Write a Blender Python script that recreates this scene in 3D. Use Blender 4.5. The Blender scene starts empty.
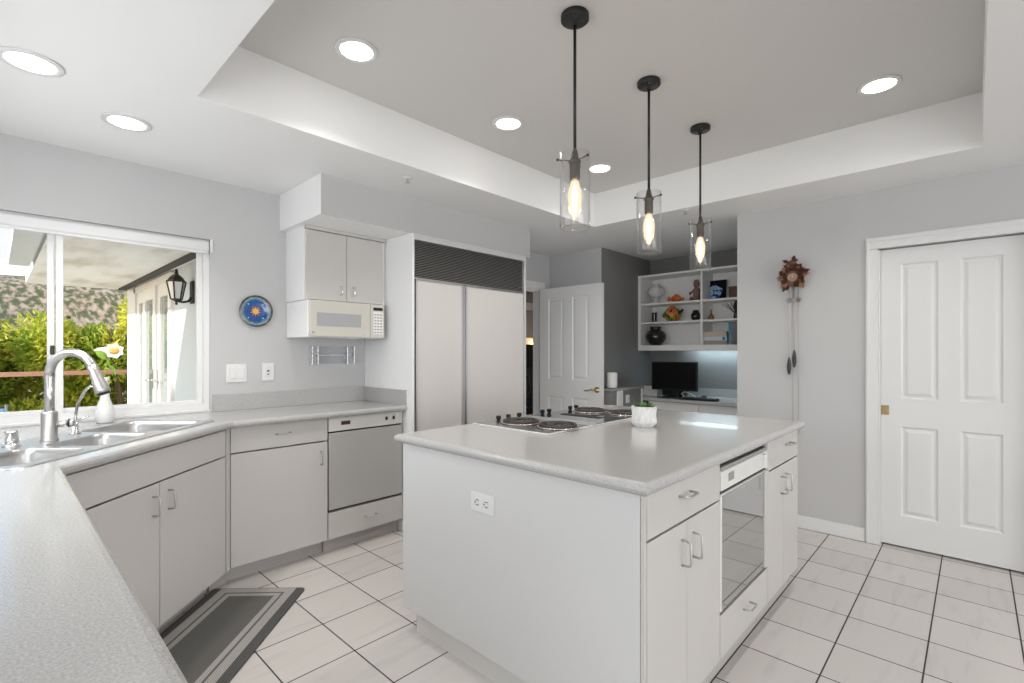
import bpy, bmesh, math, random
from mathutils import Matrix, Vector
random.seed(7)
PI = math.pi
R2 = math.sqrt(2)
scene = bpy.context.scene
COL = scene.collection

# ---------------------------------------------------------------- camera, sky, sun, fill and window light, exposure
cam_d = bpy.data.cameras.new('camera')
cam = bpy.data.objects.new('camera', cam_d)
COL.objects.link(cam)
HEAD = 0.75660664
cam.location = (0, 0, 1.33)
cam.rotation_euler = (PI/2, 0, HEAD - PI/2)
cam_d.sensor_width = 36
cam_d.lens = 490.447/1024*36
cam_d.shift_y = 10.44/1024
cam_d.clip_start = 0.05
cam_d.clip_end = 400
scene.camera = cam

scene.view_settings.view_transform = 'Standard'
scene.view_settings.look = 'None'
scene.view_settings.gamma = 1
scene.view_settings.use_curve_mapping = False
scene.view_settings.exposure = 0.15

world = bpy.data.worlds.new('sky')
scene.world = world
world.use_nodes = True
wn, wl = world.node_tree.nodes, world.node_tree.links
wn.clear()
w_out = wn.new('ShaderNodeOutputWorld')
w_bg = wn.new('ShaderNodeBackground')
w_sky = wn.new('ShaderNodeTexSky')
w_sky.sky_type = 'NISHITA'
w_sky.sun_disc = False
w_sky.sun_elevation = math.radians(20)
w_sky.sun_rotation = math.radians(250)
w_co = wn.new('ShaderNodeTexCoord')
w_map = wn.new('ShaderNodeMapping')
w_map.inputs['Scale'].default_value = (3, 3, 9)
w_noise = wn.new('ShaderNodeTexNoise')
w_noise.inputs['Scale'].default_value = 2.2
w_noise.inputs['Detail'].default_value = 6
w_ramp = wn.new('ShaderNodeValToRGB')
w_ramp.color_ramp.elements[0].position = 0.46
w_ramp.color_ramp.elements[1].position = 0.62
w_mix = wn.new('ShaderNodeMix')
w_mix.data_type = 'RGBA'
w_mul = wn.new('ShaderNodeMix')
w_mul.data_type = 'RGBA'
w_mul.blend_type = 'MULTIPLY'
w_mul.inputs[0].default_value = 1
w_mul.inputs[7].default_value = (.34, .34, .34, 1)
w_mix.inputs[7].default_value = (.86, .88, .92, 1)
wl.new(w_co.outputs['Generated'], w_map.inputs['Vector'])
wl.new(w_map.outputs[0], w_noise.inputs['Vector'])
wl.new(w_noise.outputs[0], w_ramp.inputs[0])
wl.new(w_sky.outputs[0], w_mul.inputs[6])
wl.new(w_ramp.outputs[0], w_mix.inputs[0])
wl.new(w_mul.outputs[2], w_mix.inputs[6])
wl.new(w_mix.outputs[2], w_bg.inputs['Color'])
w_bg.inputs['Strength'].default_value = 1.0
wl.new(w_bg.outputs[0], w_out.inputs[0])


def lamp(name, kind, loc, direction, energy, color=(1, 1, 1), **kw):
    d = bpy.data.lights.new(name, kind)
    d.energy = energy
    d.color = color
    for k, v in kw.items():
        setattr(d, k, v)
    o = bpy.data.objects.new(name, d)
    COL.objects.link(o)
    o.location = loc
    o.rotation_euler = Vector(direction).to_track_quat('-Z', 'Y').to_euler()
    return o


lamp('sun', 'SUN', (-6, 2, 8), (1, .21, -.36), 5.0, (1, .95, .86), angle=math.radians(.6))
# added fill at the solid west and south walls, then side window daylight
lamp('west_fill_light', 'AREA', (-3.92, -.9, 1.35), (1, .18, .05), 122, (.93, .97, 1), shape='RECTANGLE', size=4.0, size_y=2.0)
lamp('south_fill_light', 'AREA', (.8, -7.4, 1.4), (.03, 1, .03), 225, (.97, .98, 1), shape='RECTANGLE', size=7.0, size_y=2.1)
lamp('side_window_light', 'AREA', (-.49, 2.3, 1.52), (1, .05, -.22), 20, (.93, .97, 1), shape='RECTANGLE', size=1.9, size_y=.95)


# ---------------------------------------------------------------- mesh helpers
class MB:
    def __init__(self):
        self.bm = bmesh.new()

    def _new(self, before):
        return [v for v in self.bm.verts if v not in before]

    def box(self, x0, x1, y0, y1, z0, z1, bev=0, seg=2, mat=None):
        t = bmesh.new()
        r = bmesh.ops.create_cube(t, size=1)
        for v in t.verts:
            v.co = Vector(((x0+x1)/2 + v.co.x*(x1-x0), (y0+y1)/2 + v.co.y*(y1-y0), (z0+z1)/2 + v.co.z*(z1-z0)))
        if bev:
            bmesh.ops.bevel(t, geom=list(t.edges), offset=bev, segments=seg, affect='EDGES', profile=.5)
        self.add(t, mat)
        return self

    def add(self, t, mat=None, smooth=False):
        if mat is not None:
            t.transform(mat)
        vm = {}
        for v in t.verts:
            vm[v] = self.bm.verts.new(v.co)
        for f in t.faces:
            try:
                nf = self.bm.faces.new([vm[v] for v in f.verts])
                nf.smooth = smooth or f.smooth
            except ValueError:
                pass
        t.free()

    def cyl(self, p0, p1, r0, r1=None, n=24, smooth=True):
        r1 = r0 if r1 is None else r1
        p0, p1 = Vector(p0), Vector(p1)
        d = (p1-p0)
        q = d.to_track_quat('Z', 'Y').to_matrix()
        rings = []
        for p, r in ((p0, r0), (p1, r1)):
            rings.append([self.bm.verts.new(p + q @ Vector((math.cos(2*PI*i/n)*r, math.sin(2*PI*i/n)*r, 0))) for i in range(n)])
        for i in range(n):
            f = self.bm.faces.new((rings[0][i], rings[0][(i+1) % n], rings[1][(i+1) % n], rings[1][i]))
            f.smooth = smooth
        self.bm.faces.new(rings[0][::-1])
        self.bm.faces.new(rings[1])
        return self

    def tube(self, pts, r, n=10, caps=True):
        pts = [Vector(p) for p in pts]
        rr = r if isinstance(r, (list, tuple)) else [r]*len(pts)
        tang = []
        for i in range(len(pts)):
            a = pts[max(i-1, 0)]
            b = pts[min(i+1, len(pts)-1)]
            tang.append((b-a).normalized())
        up = Vector((0, 0, 1)) if abs(tang[0].z) < .9 else Vector((1, 0, 0))
        nrm = tang[0].cross(up).normalized()
        prev = None
        rings = []
        for p, t, ra in zip(pts, tang, rr):
            nrm = (nrm - t*nrm.dot(t)).normalized()
            b = t.cross(nrm)
            rings.append([self.bm.verts.new(p + (nrm*math.cos(2*PI*i/n) + b*math.sin(2*PI*i/n))*ra) for i in range(n)])
        for a, b in zip(rings, rings[1:]):
            for i in range(n):
                f = self.bm.faces.new((a[i], a[(i+1) % n], b[(i+1) % n], b[i]))
                f.smooth = True
        if caps:
            self.bm.faces.new(rings[0][::-1])
            self.bm.faces.new(rings[-1])
        return self

    def lathe(self, prof, c=(0, 0, 0), n=32, mat=None, close=True, smooth=True):
        c = Vector(c)
        t = bmesh.new()
        rings = []
        for r, z in prof:
            if r < 1e-5:
                rings.append([t.verts.new((0, 0, z))])
            else:
                rings.append([t.verts.new((math.cos(2*PI*i/n)*r, math.sin(2*PI*i/n)*r, z)) for i in range(n)])
        for a, b in zip(rings, rings[1:]):
            for i in range(n):
                j = (i+1) % n
                if len(a) == 1 and len(b) == 1:
                    continue
                if len(a) == 1:
                    f = t.faces.new((a[0], b[j], b[i]))
                elif len(b) == 1:
                    f = t.faces.new((a[i], a[j], b[0]))
                else:
                    f = t.faces.new((a[i], a[j], b[j], b[i]))
                f.smooth = smooth
        if close:
            if len(rings[0]) > 1:
                t.faces.new(rings[0][::-1])
            if len(rings[-1]) > 1:
                t.faces.new(rings[-1])
        m = Matrix.Translation(c)
        if mat is not None:
            m = m @ mat
        t.transform(m)
        self.add(t)
        return self

    def ball(self, c, r, scale=(1, 1, 1), sub=2, mat=None):
        t = bmesh.new()
        bmesh.ops.create_icosphere(t, subdivisions=sub, radius=r)
        m = Matrix.Translation(Vector(c)) @ (mat if mat is not None else Matrix()) @ Matrix.Diagonal((*scale, 1))
        t.transform(m)
        self.add(t, smooth=True)
        return self

    def prism(self, poly, z0, z1, mat=None):
        t = bmesh.new()
        a = [t.verts.new((x, y, z0)) for x, y in poly]
        b = [t.verts.new((x, y, z1)) for x, y in poly]
        n = len(poly)
        t.faces.new(a[::-1])
        t.faces.new(b)
        for i in range(n):
            t.faces.new((a[i], a[(i+1) % n], b[(i+1) % n], b[i]))
        self.add(t, mat)
        return self

    def loops(self, loops, cap0=True, cap1=True, smooth=False):
        vs = [[self.bm.verts.new(p) for p in l] for l in loops]
        n = len(vs[0])
        for a, b in zip(vs, vs[1:]):
            for i in range(n):
                f = self.bm.faces.new((a[i], a[(i+1) % n], b[(i+1) % n], b[i]))
                f.smooth = smooth
        if cap0:
            self.bm.faces.new(vs[0][::-1])
        if cap1:
            self.bm.faces.new(vs[-1])
        return self


def offset_poly(poly, d):
    """Inward offset of a counter-clockwise polygon by d."""
    out = []
    n = len(poly)
    for i in range(n):
        p0, p1, p2 = Vector(poly[i-1]), Vector(poly[i]), Vector(poly[(i+1) % n])
        e1, e2 = (p1-p0).normalized(), (p2-p1).normalized()
        n1, n2 = Vector((-e1.y, e1.x)), Vector((-e2.y, e2.x))
        b = n1+n2
        b = b / max(b.length_squared, 1e-9) * 2
        out.append((p1.x+b.x*d, p1.y+b.y*d))
    return out


def slab(poly, z0, z1, r, hole=None, seg=6):
    """A worktop: polygon with a rounded (bullnose) edge all round and an optional hole."""
    m = MB()
    loops = []
    h = (z1-z0)/2
    for k in range(seg+1):
        a = -PI/2 + PI*k/seg
        ins = r*(1-math.cos(a))
        z = (z0+z1)/2 + h*math.sin(a)
        loops.append([(x, y, z) for x, y in offset_poly(poly, ins)])
    m.loops(loops, cap0=hole is None, cap1=hole is None, smooth=False)
    if hole:
        bm = m.bm
        for zi, lp in ((z0, loops[0]), (z1, loops[-1])):
            edges = []
            for ring in (lp, [(x, y, zi) for x, y in hole]):
                vs = [bm.verts.new(p) for p in ring]
                for i in range(len(vs)):
                    edges.append(bm.edges.new((vs[i], vs[(i+1) % len(vs)])))
            bmesh.ops.triangle_fill(bm, edges=edges, use_beauty=True)
        a = [bm.verts.new((x, y, z0)) for x, y in hole]
        b = [bm.verts.new((x, y, z1)) for x, y in hole]
        for i in range(len(a)):
            bm.faces.new((a[i], a[(i+1) % len(a)], b[(i+1) % len(a)], b[i]))
        bmesh.ops.remove_doubles(bm, verts=list(bm.verts), dist=1e-5)
        bmesh.ops.recalc_face_normals(bm, faces=list(bm.faces))
    return m


def rrect(x0, x1, y0, y1, r, z=0, n=5):
    pts = []
    for cx, cy, a0 in ((x1-r, y1-r, 0), (x0+r, y1-r, PI/2), (x0+r, y0+r, PI), (x1-r, y0+r, 3*PI/2)):
        for k in range(n+1):
            a = a0 + PI/2*k/n
            pts.append((cx+r*math.cos(a), cy+r*math.sin(a), z))
    return pts


def world_basis(o):
    m = o.matrix_basis.copy()
    while o.parent:
        o = o.parent
        m = o.matrix_basis @ m
    return m


def thing(name, label, cat, loc=(0, 0, 0), rotz=0, group=None):
    o = bpy.data.objects.new(name, None)
    o.empty_display_size = .05
    COL.objects.link(o)
    o.location = loc
    o.rotation_euler = (0, 0, rotz)
    o['label'] = label
    o['category'] = cat
    if group:
        o['group'] = group
    return o


def finish(mb, name, mat):
    bmesh.ops.recalc_face_normals(mb.bm, faces=list(mb.bm.faces))
    me = bpy.data.meshes.new(name)
    mb.bm.to_mesh(me)
    mb.bm.free()
    for m_ in (mat if isinstance(mat, (list, tuple)) else [mat]):
        me.materials.append(m_)
    return me


def part(name, mb, mat, parent, local=False, label=None):
    """One mesh under its thing; mb is in world space unless local."""
    if not local:
        mb.bm.transform(world_basis(parent).inverted())
    o = bpy.data.objects.new(name, finish(mb, name, mat))
    COL.objects.link(o)
    o.parent = parent
    if label:
        o['label'] = label
    return o


def one(name, mb, mat, label, cat, group=None):
    """A thing that is one mesh; its origin goes to the middle of its base."""
    vs = [v.co for v in mb.bm.verts]
    c = Vector(((min(v.x for v in vs)+max(v.x for v in vs))/2, (min(v.y for v in vs)+max(v.y for v in vs))/2, min(v.z for v in vs)))
    mb.bm.transform(Matrix.Translation(-c))
    o = bpy.data.objects.new(name, finish(mb, name, mat))
    COL.objects.link(o)
    o.location = c
    o['label'] = label
    o['category'] = cat
    if group:
        o['group'] = group
    return o


def struct(name, mb, mat, parent=None):
    o = bpy.data.objects.new(name, finish(mb, name, mat))
    COL.objects.link(o)
    if parent is None:
        o['kind'] = 'structure'
    else:
        o.parent = parent
    return o


def copy_tree(o, parent=None):
    c = o.copy()
    COL.objects.link(c)
    if parent is not None:
        c.parent = parent
    for ch in list(o.children):
        copy_tree(ch, c)
    return c


# ---------------------------------------------------------------- materials
def mat(name, color, rough=.5, metal=0, spec=.5, noise=0, nscale=30, stretch=(1, 1, 1), bump=0, bscale=200, emit=None, estr=0, coat=0, coat_rough=.05):
    m = bpy.data.materials.new(name)
    m.use_nodes = True
    nt = m.node_tree
    b = nt.nodes['Principled BSDF']
    b.inputs['Base Color'].default_value = (*color, 1)
    b.inputs['Roughness'].default_value = rough
    b.inputs['Metallic'].default_value = metal
    b.inputs['Specular IOR Level'].default_value = spec
    b.inputs['Coat Weight'].default_value = coat
    b.inputs['Coat Roughness'].default_value = coat_rough
    if emit:
        b.inputs['Emission Color'].default_value = (*emit, 1)
        b.inputs['Emission Strength'].default_value = estr
    co = nt.nodes.new('ShaderNodeTexCoord')
    if noise:
        mp = nt.nodes.new('ShaderNodeMapping')
        mp.inputs['Scale'].default_value = stretch
        n = nt.nodes.new('ShaderNodeTexNoise')
        n.inputs['Scale'].default_value = nscale
        n.inputs['Detail'].default_value = 5
        mx = nt.nodes.new('ShaderNodeMix')
        mx.data_type = 'RGBA'
        mx.inputs[6].default_value = (*[c*(1-noise) for c in color], 1)
        mx.inputs[7].default_value = (*[min(1, c*(1+noise)) for c in color], 1)
        nt.links.new(co.outputs['Object'], mp.inputs['Vector'])
        nt.links.new(mp.outputs[0], n.inputs['Vector'])
        nt.links.new(n.outputs[0], mx.inputs[0])
        nt.links.new(mx.outputs[2], b.inputs['Base Color'])
    if bump:
        n2 = nt.nodes.new('ShaderNodeTexNoise')
        n2.inputs['Scale'].default_value = bscale
        n2.inputs['Detail'].default_value = 3
        bp = nt.nodes.new('ShaderNodeBump')
        bp.inputs['Strength'].default_value = bump
        bp.inputs['Distance'].default_value = .002
        nt.links.new(co.outputs['Object'], n2.inputs['Vector'])
        nt.links.new(n2.outputs[0], bp.inputs['Height'])
        nt.links.new(bp.outputs[0], b.inputs['Normal'])
    return m


def clear_glass(name, tint=(1, 1, 1), reflect=1.0, body=0.0):
    m = bpy.data.materials.new(name)
    m.use_nodes = True
    nt = m.node_tree
    nt.nodes.clear()
    out = nt.nodes.new('ShaderNodeOutputMaterial')
    tr = nt.nodes.new('ShaderNodeBsdfTransparent')
    tr.inputs[0].default_value = (*tint, 1)
    gl = nt.nodes.new('ShaderNodeBsdfGlossy')
    gl.inputs['Roughness'].default_value = .02
    fc = nt.nodes.new('ShaderNodeLayerWeight')
    fc.inputs[0].default_value = .5
    fr = nt.nodes.new('ShaderNodeMath')
    fr.operation = 'POWER'
    fr.inputs[1].default_value = 4
    nt.links.new(fc.outputs['Facing'], fr.inputs[0])
    mul = nt.nodes.new('ShaderNodeMath')
    mul.operation = 'MULTIPLY_ADD'
    mul.inputs[1].default_value = reflect
    mul.inputs[2].default_value = body
    mx = nt.nodes.new('ShaderNodeMixShader')
    nt.links.new(fr.outputs[0], mul.inputs[0])
    nt.links.new(mul.outputs[0], mx.inputs[0])
    nt.links.new(tr.outputs[0], mx.inputs[1])
    nt.links.new(gl.outputs[0], mx.inputs[2])
    nt.links.new(mx.outputs[0], out.inputs[0])
    return m


def ramp_mat(name, stops, scale, rough=.6, coord='Object', stretch=(1, 1, 1), kind='NOISE', detail=6, metal=0, coat=0, bump=0):
    """Noise or voronoi through a colour ramp."""
    m = mat(name, stops[0][1], rough, metal, coat=coat)
    nt = m.node_tree
    b = nt.nodes['Principled BSDF']
    co = nt.nodes.new('ShaderNodeTexCoord')
    mp = nt.nodes.new('ShaderNodeMapping')
    mp.inputs['Scale'].default_value = stretch
    t = nt.nodes.new('ShaderNodeTexNoise' if kind == 'NOISE' else 'ShaderNodeTexVoronoi')
    t.inputs['Scale'].default_value = scale
    if kind == 'NOISE':
        t.inputs['Detail'].default_value = detail
    rp = nt.nodes.new('ShaderNodeValToRGB')
    el = rp.color_ramp.elements
    while len(el) < len(stops):
        el.new(.5)
    for e, (p, c) in zip(el, stops):
        e.position = p
        e.color = (*c, 1)
    nt.links.new(co.outputs[coord], mp.inputs[0])
    nt.links.new(mp.outputs[0], t.inputs['Vector'])
    nt.links.new(t.outputs[0], rp.inputs[0])
    nt.links.new(rp.outputs[0], b.inputs['Base Color'])
    if bump:
        bp = nt.nodes.new('ShaderNodeBump')
        bp.inputs['Strength'].default_value = bump
        nt.links.new(t.outputs[0], bp.inputs['Height'])
        nt.links.new(bp.outputs[0], b.inputs['Normal'])
    return m


M = {}
M['wall'] = mat('grey_wall_paint', (.535, .532, .532), .55, noise=.015, nscale=4, bump=.12, bscale=260)
M['dark_wall'] = mat('shaded_wall_paint', (.205, .20, .197), .55, noise=.015, nscale=4, bump=.12, bscale=260)  # grey wall paint darkened to carry the shade in the nook
M['ceiling'] = mat('white_ceiling_paint', (.88, .88, .875), .7, bump=.1, bscale=220)
M['tray'] = mat('grey_tray_paint', (.69, .675, .658), .6, bump=.1, bscale=220)
M['white'] = mat('white_paint', (.74, .74, .735), .35, bump=.03)
M['laminate'] = mat('cabinet_laminate', (.575, .555, .535), .32, noise=.02, nscale=14, stretch=(9, 9, .5))
M['kick'] = mat('toe_kick_laminate', (.50, .48, .465), .5, noise=.03, nscale=20)
M['panel_white'] = mat('white_panel_laminate', (.64, .64, .64), .35, noise=.012, nscale=8)
M['fridge_panel'] = mat('fridge_panel_laminate', (.66, .632, .612), .3, noise=.015, nscale=14, stretch=(9, 9, .5))
M['shelf_white'] = mat('shelf_white_paint', (.88, .87, .855), .4, bump=.03)
M['daylit_panel'] = mat('daylit_white_laminate', (.86, .86, .86), .35, noise=.01, nscale=8)  # daylight falling on the side boards is lightened into this colour
M['gap'] = mat('dark_gap', (.03, .03, .03), .6)
M['chrome'] = mat('chrome', (.75, .75, .75), .12, 1)
M['nickel'] = mat('brushed_nickel', (.58, .57, .56), .38, 1, noise=.06, nscale=40, stretch=(1, 1, 12))
M['steel'] = mat('stainless_steel', (.60, .60, .60), .30, 1, noise=.05, nscale=60, stretch=(1, 14, 1))
M['pull'] = mat('satin_pull', (.55, .55, .54), .3, 1)
M['black_metal'] = mat('matt_black_metal', (.008, .008, .008), .45, 0)
M['black_plastic'] = mat('black_plastic', (.012, .012, .013), .45, spec=.3)
M['black_gloss'] = mat('black_gloss', (.008, .008, .009), .08, coat=.5)
M['bronze'] = mat('dark_socket_metal', (.07, .066, .062), .4, .6)
M['brass'] = mat('brass', (.50, .37, .19), .25, 1)
M['beige'] = mat('beige_plastic', (.60, .58, .515), .4)
M['beige_light'] = mat('light_plastic', (.82, .81, .77), .4)
M['mw_window'] = mat('microwave_window', (.40, .40, .41), .2)
M['dw_door'] = mat('grey_door_glass', (.45, .44, .42), .16, coat=.3)
M['appliance'] = mat('appliance_white', (.78, .765, .73), .3)
M['display'] = mat('display_brown', (.10, .055, .04), .2)
M['display_grey'] = mat('display_grey', (.30, .30, .29), .2)
M['sky_glass'] = clear_glass('window_glass', (1, 1, 1), .5, .0)
M['lamp_glass'] = clear_glass('pendant_glass', (.98, .98, .98), .9, .045)
M['acrylic'] = clear_glass('acrylic', (.93, .94, .95), .6, .05)
M['acrylic_edge'] = clear_glass('acrylic_edge', (.96, .97, .98), .5, .42)
M['bulb_glass'] = mat('lit_bulb_glass', (1, .9, .75), .2, emit=(1, .80, .52), estr=3.2)
M['filament'] = mat('filament', (1, .9, .7), .3, emit=(1, .86, .62), estr=14)
M['lens'] = mat('downlight_lens', (.9, .9, .9), .5, emit=(1, .96, .9), estr=9)
M['ceramic'] = mat('white_ceramic', (.74, .74, .73), .25, coat=.3)
M['pot_ceramic'] = mat('matt_white_ceramic', (.72, .72, .715), .5)
M['leaf'] = ramp_mat('succulent_leaf', [(.35, (.03, .085, .02)), (.65, (.13, .25, .075))], 30, .45)
M['soil'] = mat('soil', (.05, .035, .025), .9)
M['outlet_hole'] = mat('outlet_slot', (.05, .05, .05), .6)
M['petal'] = mat('cream_petal', (.90, .84, .74), .55)
M['petal_heart'] = mat('yellow_petal_heart', (.75, .48, .12), .6)
M['green_leaf'] = mat('green_leaf', (.30, .48, .07), .45)
M['rubber'] = mat('rubber', (.03, .03, .03), .7)
M['timber'] = mat('redwood_rail', (.42, .22, .15), .6, noise=.12, nscale=10, stretch=(.5, 8, 8))
M['blue_canvas'] = mat('blue_canvas', (.18, .34, .55), .8)
M['stucco'] = mat('pale_blue_stucco', (.50, .57, .62), .85, noise=.05, nscale=60, bump=.5, bscale=90)
M['patio_soffit'] = ramp_mat('weathered_soffit', [(.30, (.60, .54, .43)), (.50, (.80, .77, .70)), (.7, (.86, .84, .79))], 2.6, .8, stretch=(1.6, .5, 1))
M['door_glass'] = mat('dark_glass', (.20, .25, .26), .06, coat=.5)
M['deck'] = mat('pale_deck', (.78, .76, .72), .8, noise=.08, nscale=6)
M['lantern_metal'] = mat('lantern_metal', (.045, .043, .04), .5, .5)
M['frosted'] = mat('lantern_glass', (.75, .76, .75), .25)
M['bark'] = mat('bark', (.16, .11, .07), .9, noise=.2, nscale=20)

# speckled solid-surface worktop
M['counter'] = ramp_mat('speckled_worktop', [(.30, (.35, .345, .34)), (.50, (.43, .425, .42)), (.68, (.50, .495, .49))], 250, .2, detail=3, coat=.25)
# floor tiles: pale, faintly veined squares with dark joints
m = mat('pale_floor_tiles', (.72, .69, .66), .13)
nt = m.node_tree
b = nt.nodes['Principled BSDF']
co = nt.nodes.new('ShaderNodeTexCoord')
mp = nt.nodes.new('ShaderNodeMapping')
mp.inputs['Location'].default_value = (-.185, -.155, 0)
br = nt.nodes.new('ShaderNodeTexBrick')
br.offset = 0
br.squash = 1
br.inputs['Scale'].default_value = 1
br.inputs['Brick Width'].default_value = .3075
br.inputs['Row Height'].default_value = .309
br.inputs['Mortar Size'].default_value = .0032
br.inputs['Mortar Smooth'].default_value = .1
br.inputs['Bias'].default_value = 0
br.inputs['Color1'].default_value = (.59, .56, .535, 1)
br.inputs['Color2'].default_value = (.645, .615, .59, 1)
br.inputs['Mortar'].default_value = (.03, .027, .025, 1)
mp2 = nt.nodes.new('ShaderNodeMapping')
mp2.inputs['Rotation'].default_value = (0, 0, math.radians(-28))
mp2.inputs['Scale'].default_value = (1.1, 7, 1)
nz = nt.nodes.new('ShaderNodeTexNoise')
nz.inputs['Scale'].default_value = 2.3
nz.inputs['Detail'].default_value = 7
nz.inputs['Distortion'].default_value = .6
rp = nt.nodes.new('ShaderNodeValToRGB')
rp.color_ramp.elements[0].position = .30
rp.color_ramp.elements[0].color = (.91, .91, .92, 1)
rp.color_ramp.elements[1].position = .46
rp.color_ramp.elements[1].color = (1, 1, 1, 1)
mx = nt.nodes.new('ShaderNodeMix')
mx.data_type = 'RGBA'
mx.blend_type = 'MULTIPLY'
mx.inputs[0].default_value = 1
nt.links.new(co.outputs['Object'], mp.inputs[0])
nt.links.new(mp.outputs[0], br.inputs['Vector'])
nt.links.new(co.outputs['Object'], mp2.inputs[0])
nt.links.new(mp2.outputs[0], nz.inputs['Vector'])
nt.links.new(nz.outputs[0], rp.inputs[0])
nt.links.new(br.outputs[0], mx.inputs[6])
nt.links.new(rp.outputs[0], mx.inputs[7])
nt.links.new(mx.outputs[2], b.inputs['Base Color'])
bp = nt.nodes.new('ShaderNodeBump')
bp.inputs['Strength'].default_value = .25
bp.inputs['Distance'].default_value = .002
bp.invert = True
nt.links.new(br.outputs['Fac'], bp.inputs['Height'])
nt.links.new(bp.outputs[0], b.inputs['Normal'])
mr = nt.nodes.new('ShaderNodeMath')
mr.operation = 'MULTIPLY_ADD'
mr.inputs[1].default_value = .6
mr.inputs[2].default_value = .22
nt.links.new(br.outputs['Fac'], mr.inputs[0])
nt.links.new(mr.outputs[0], b.inputs['Roughness'])
M['tiles'] = m
# half-mirrored oven glass
m = bpy.data.materials.new('mirrored_oven_glass')
m.use_nodes = True
nt = m.node_tree
b = nt.nodes['Principled BSDF']
b.inputs['Base Color'].default_value = (.17, .173, .17, 1)
b.inputs['Roughness'].default_value = .35
gl = nt.nodes.new('ShaderNodeBsdfGlossy')
gl.inputs['Roughness'].default_value = .01
gl.inputs['Color'].default_value = (.8, .8, .8, 1)
ms = nt.nodes.new('ShaderNodeMixShader')
ms.inputs[0].default_value = .6
nt.links.new(b.outputs[0], ms.inputs[1])
nt.links.new(gl.outputs[0], ms.inputs[2])
nt.links.new(ms.outputs[0], nt.nodes['Material Output'].inputs[0])
M['oven_glass'] = m

YW = 3.62      # window wall
XD = 4.20      # wall with the closed door

# ---------------------------------------------------------------- room shell
struct('floor', MB().box(-4.1, 8, -7.6, 3.78, -.12, 0).box(3.2, 8, 3.78, 6, -.12, 0), M['tiles'])
TX0, TX1, TY0, TY1, ZC, ZT = .617, 3.698, -.03, 2.478, 2.45, 2.745
c = MB()
c.box(-4.1, TX0-.08, -7.6, 3.77, ZC, ZC+.08).box(TX1+.08, 5.7, -7.6, 3.77, ZC, ZC+.08)
c.box(TX0-.08, TX1+.08, TY1+.08, 3.77, ZC, ZC+.08).box(TX0-.08, TX1+.08, -7.6, TY0-.08, ZC, ZC+.08)
struct('ceiling', c, M['ceiling'])
struct('ceiling_tray', MB().box(TX0-.1, TX1+.1, TY0-.1, TY1+.1, ZT, ZT+.08), M['tray'])
c = MB()
c.box(TX0-.08, TX0, TY0-.08, TY1+.08, ZC, ZT+.001).box(TX1, TX1+.08, TY0-.08, TY1+.08, ZC, ZT+.001)
c.box(TX0, TX1, TY1, TY1+.08, ZC, ZT+.001).box(TX0, TX1, TY0-.08, TY0, ZC, ZT+.001)
struct('trim_1', c, M['ceiling'])
WX0, WX1, WZ0, WZ1 = -.48, .975, .945, 2.06
DX0, DX1 = 3.42, 4.295
c = MB()
c.box(-.70, WX0, YW, YW+.15, 0, ZC).box(WX1, DX0, YW, YW+.15, 0, ZC).box(WX0, WX1, YW, YW+.15, 0, WZ0).box(WX0, WX1, YW, YW+.15, WZ1, ZC)
c.box(DX0, DX1, YW, YW+.09, 2.04, ZC).box(DX1, 4.6, YW, YW+.09, 0, ZC)
struct('wall_back', c, M['wall'])
struct('wall_left', MB().box(-.70, -.55, 1.0, YW, 0, ZC), M['wall'])
PDY0, PDY1 = -.245, .487
c = MB()
c.box(XD, XD+.12, PDY1, 1.42, 0, ZC).box(XD, XD+.12, -7.5, PDY0, 0, ZC).box(XD, XD+.12, PDY0, PDY1, 2.04, ZC)
struct('wall_right', c, M['wall'])
# second window, in the side wall just outside the picture, with its pale roller blind down
w2 = thing('window_2', 'white side window over the worktop with its pale roller blind down', 'window', (-.54, 2.3, 1.0))
w2['kind'] = 'structure'
f = MB()
f.box(-.552, -.52, 1.3, 1.35, 1.0, 2.06).box(-.552, -.52, 3.25, 3.30, 1.0, 2.06).box(-.552, -.52, 1.35, 3.25, 1.0, 1.05).box(-.552, -.52, 1.35, 3.25, 2.01, 2.06)
part('window_frame', f, M['white'], w2)
part('blind', MB().box(-.548, -.535, 1.35, 3.25, 1.05, 2.01), M['white'], w2)
struct('wall_alcove', MB().box(4.47, 4.59, 2.907, YW, 0, ZC), M['wall'])
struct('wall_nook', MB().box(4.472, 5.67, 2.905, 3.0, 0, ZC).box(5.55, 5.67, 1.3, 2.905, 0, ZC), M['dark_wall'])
struct('wall_light_block', MB().box(XD+.12, XD+.2, -.6, 1.3, 0, ZC), M['wall'])  # unseen backing, added to block light under the closed door
struct('wall_nook_side', MB().box(XD+.12, 5.67, 1.30, 1.42, 0, ZC), M['wall'])
struct('wall_front', MB().box(-4.1, 4.32, -7.6, -7.48, 0, ZC), M['wall'])
struct('wall_west', MB().box(-4.1, -3.98, -7.48, 1.12, 0, ZC), M['wall'])
struct('wall_side', MB().box(-4.1, -.70, 1.0, 1.12, 0, ZC), M['wall'])
struct('wall_soffit', MB().box(1.412, 3.393, 2.979, YW, 2.195, ZC), M['ceiling'])
struct('trim_9', MB().box(1.4122, 3.393, 2.975, 2.9788, 2.1952, ZC), M['wall'])
struct('baseboard_right', MB().box(XD-.014, XD, .56, 1.42, 0, .095, .004), M['white'])
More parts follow.
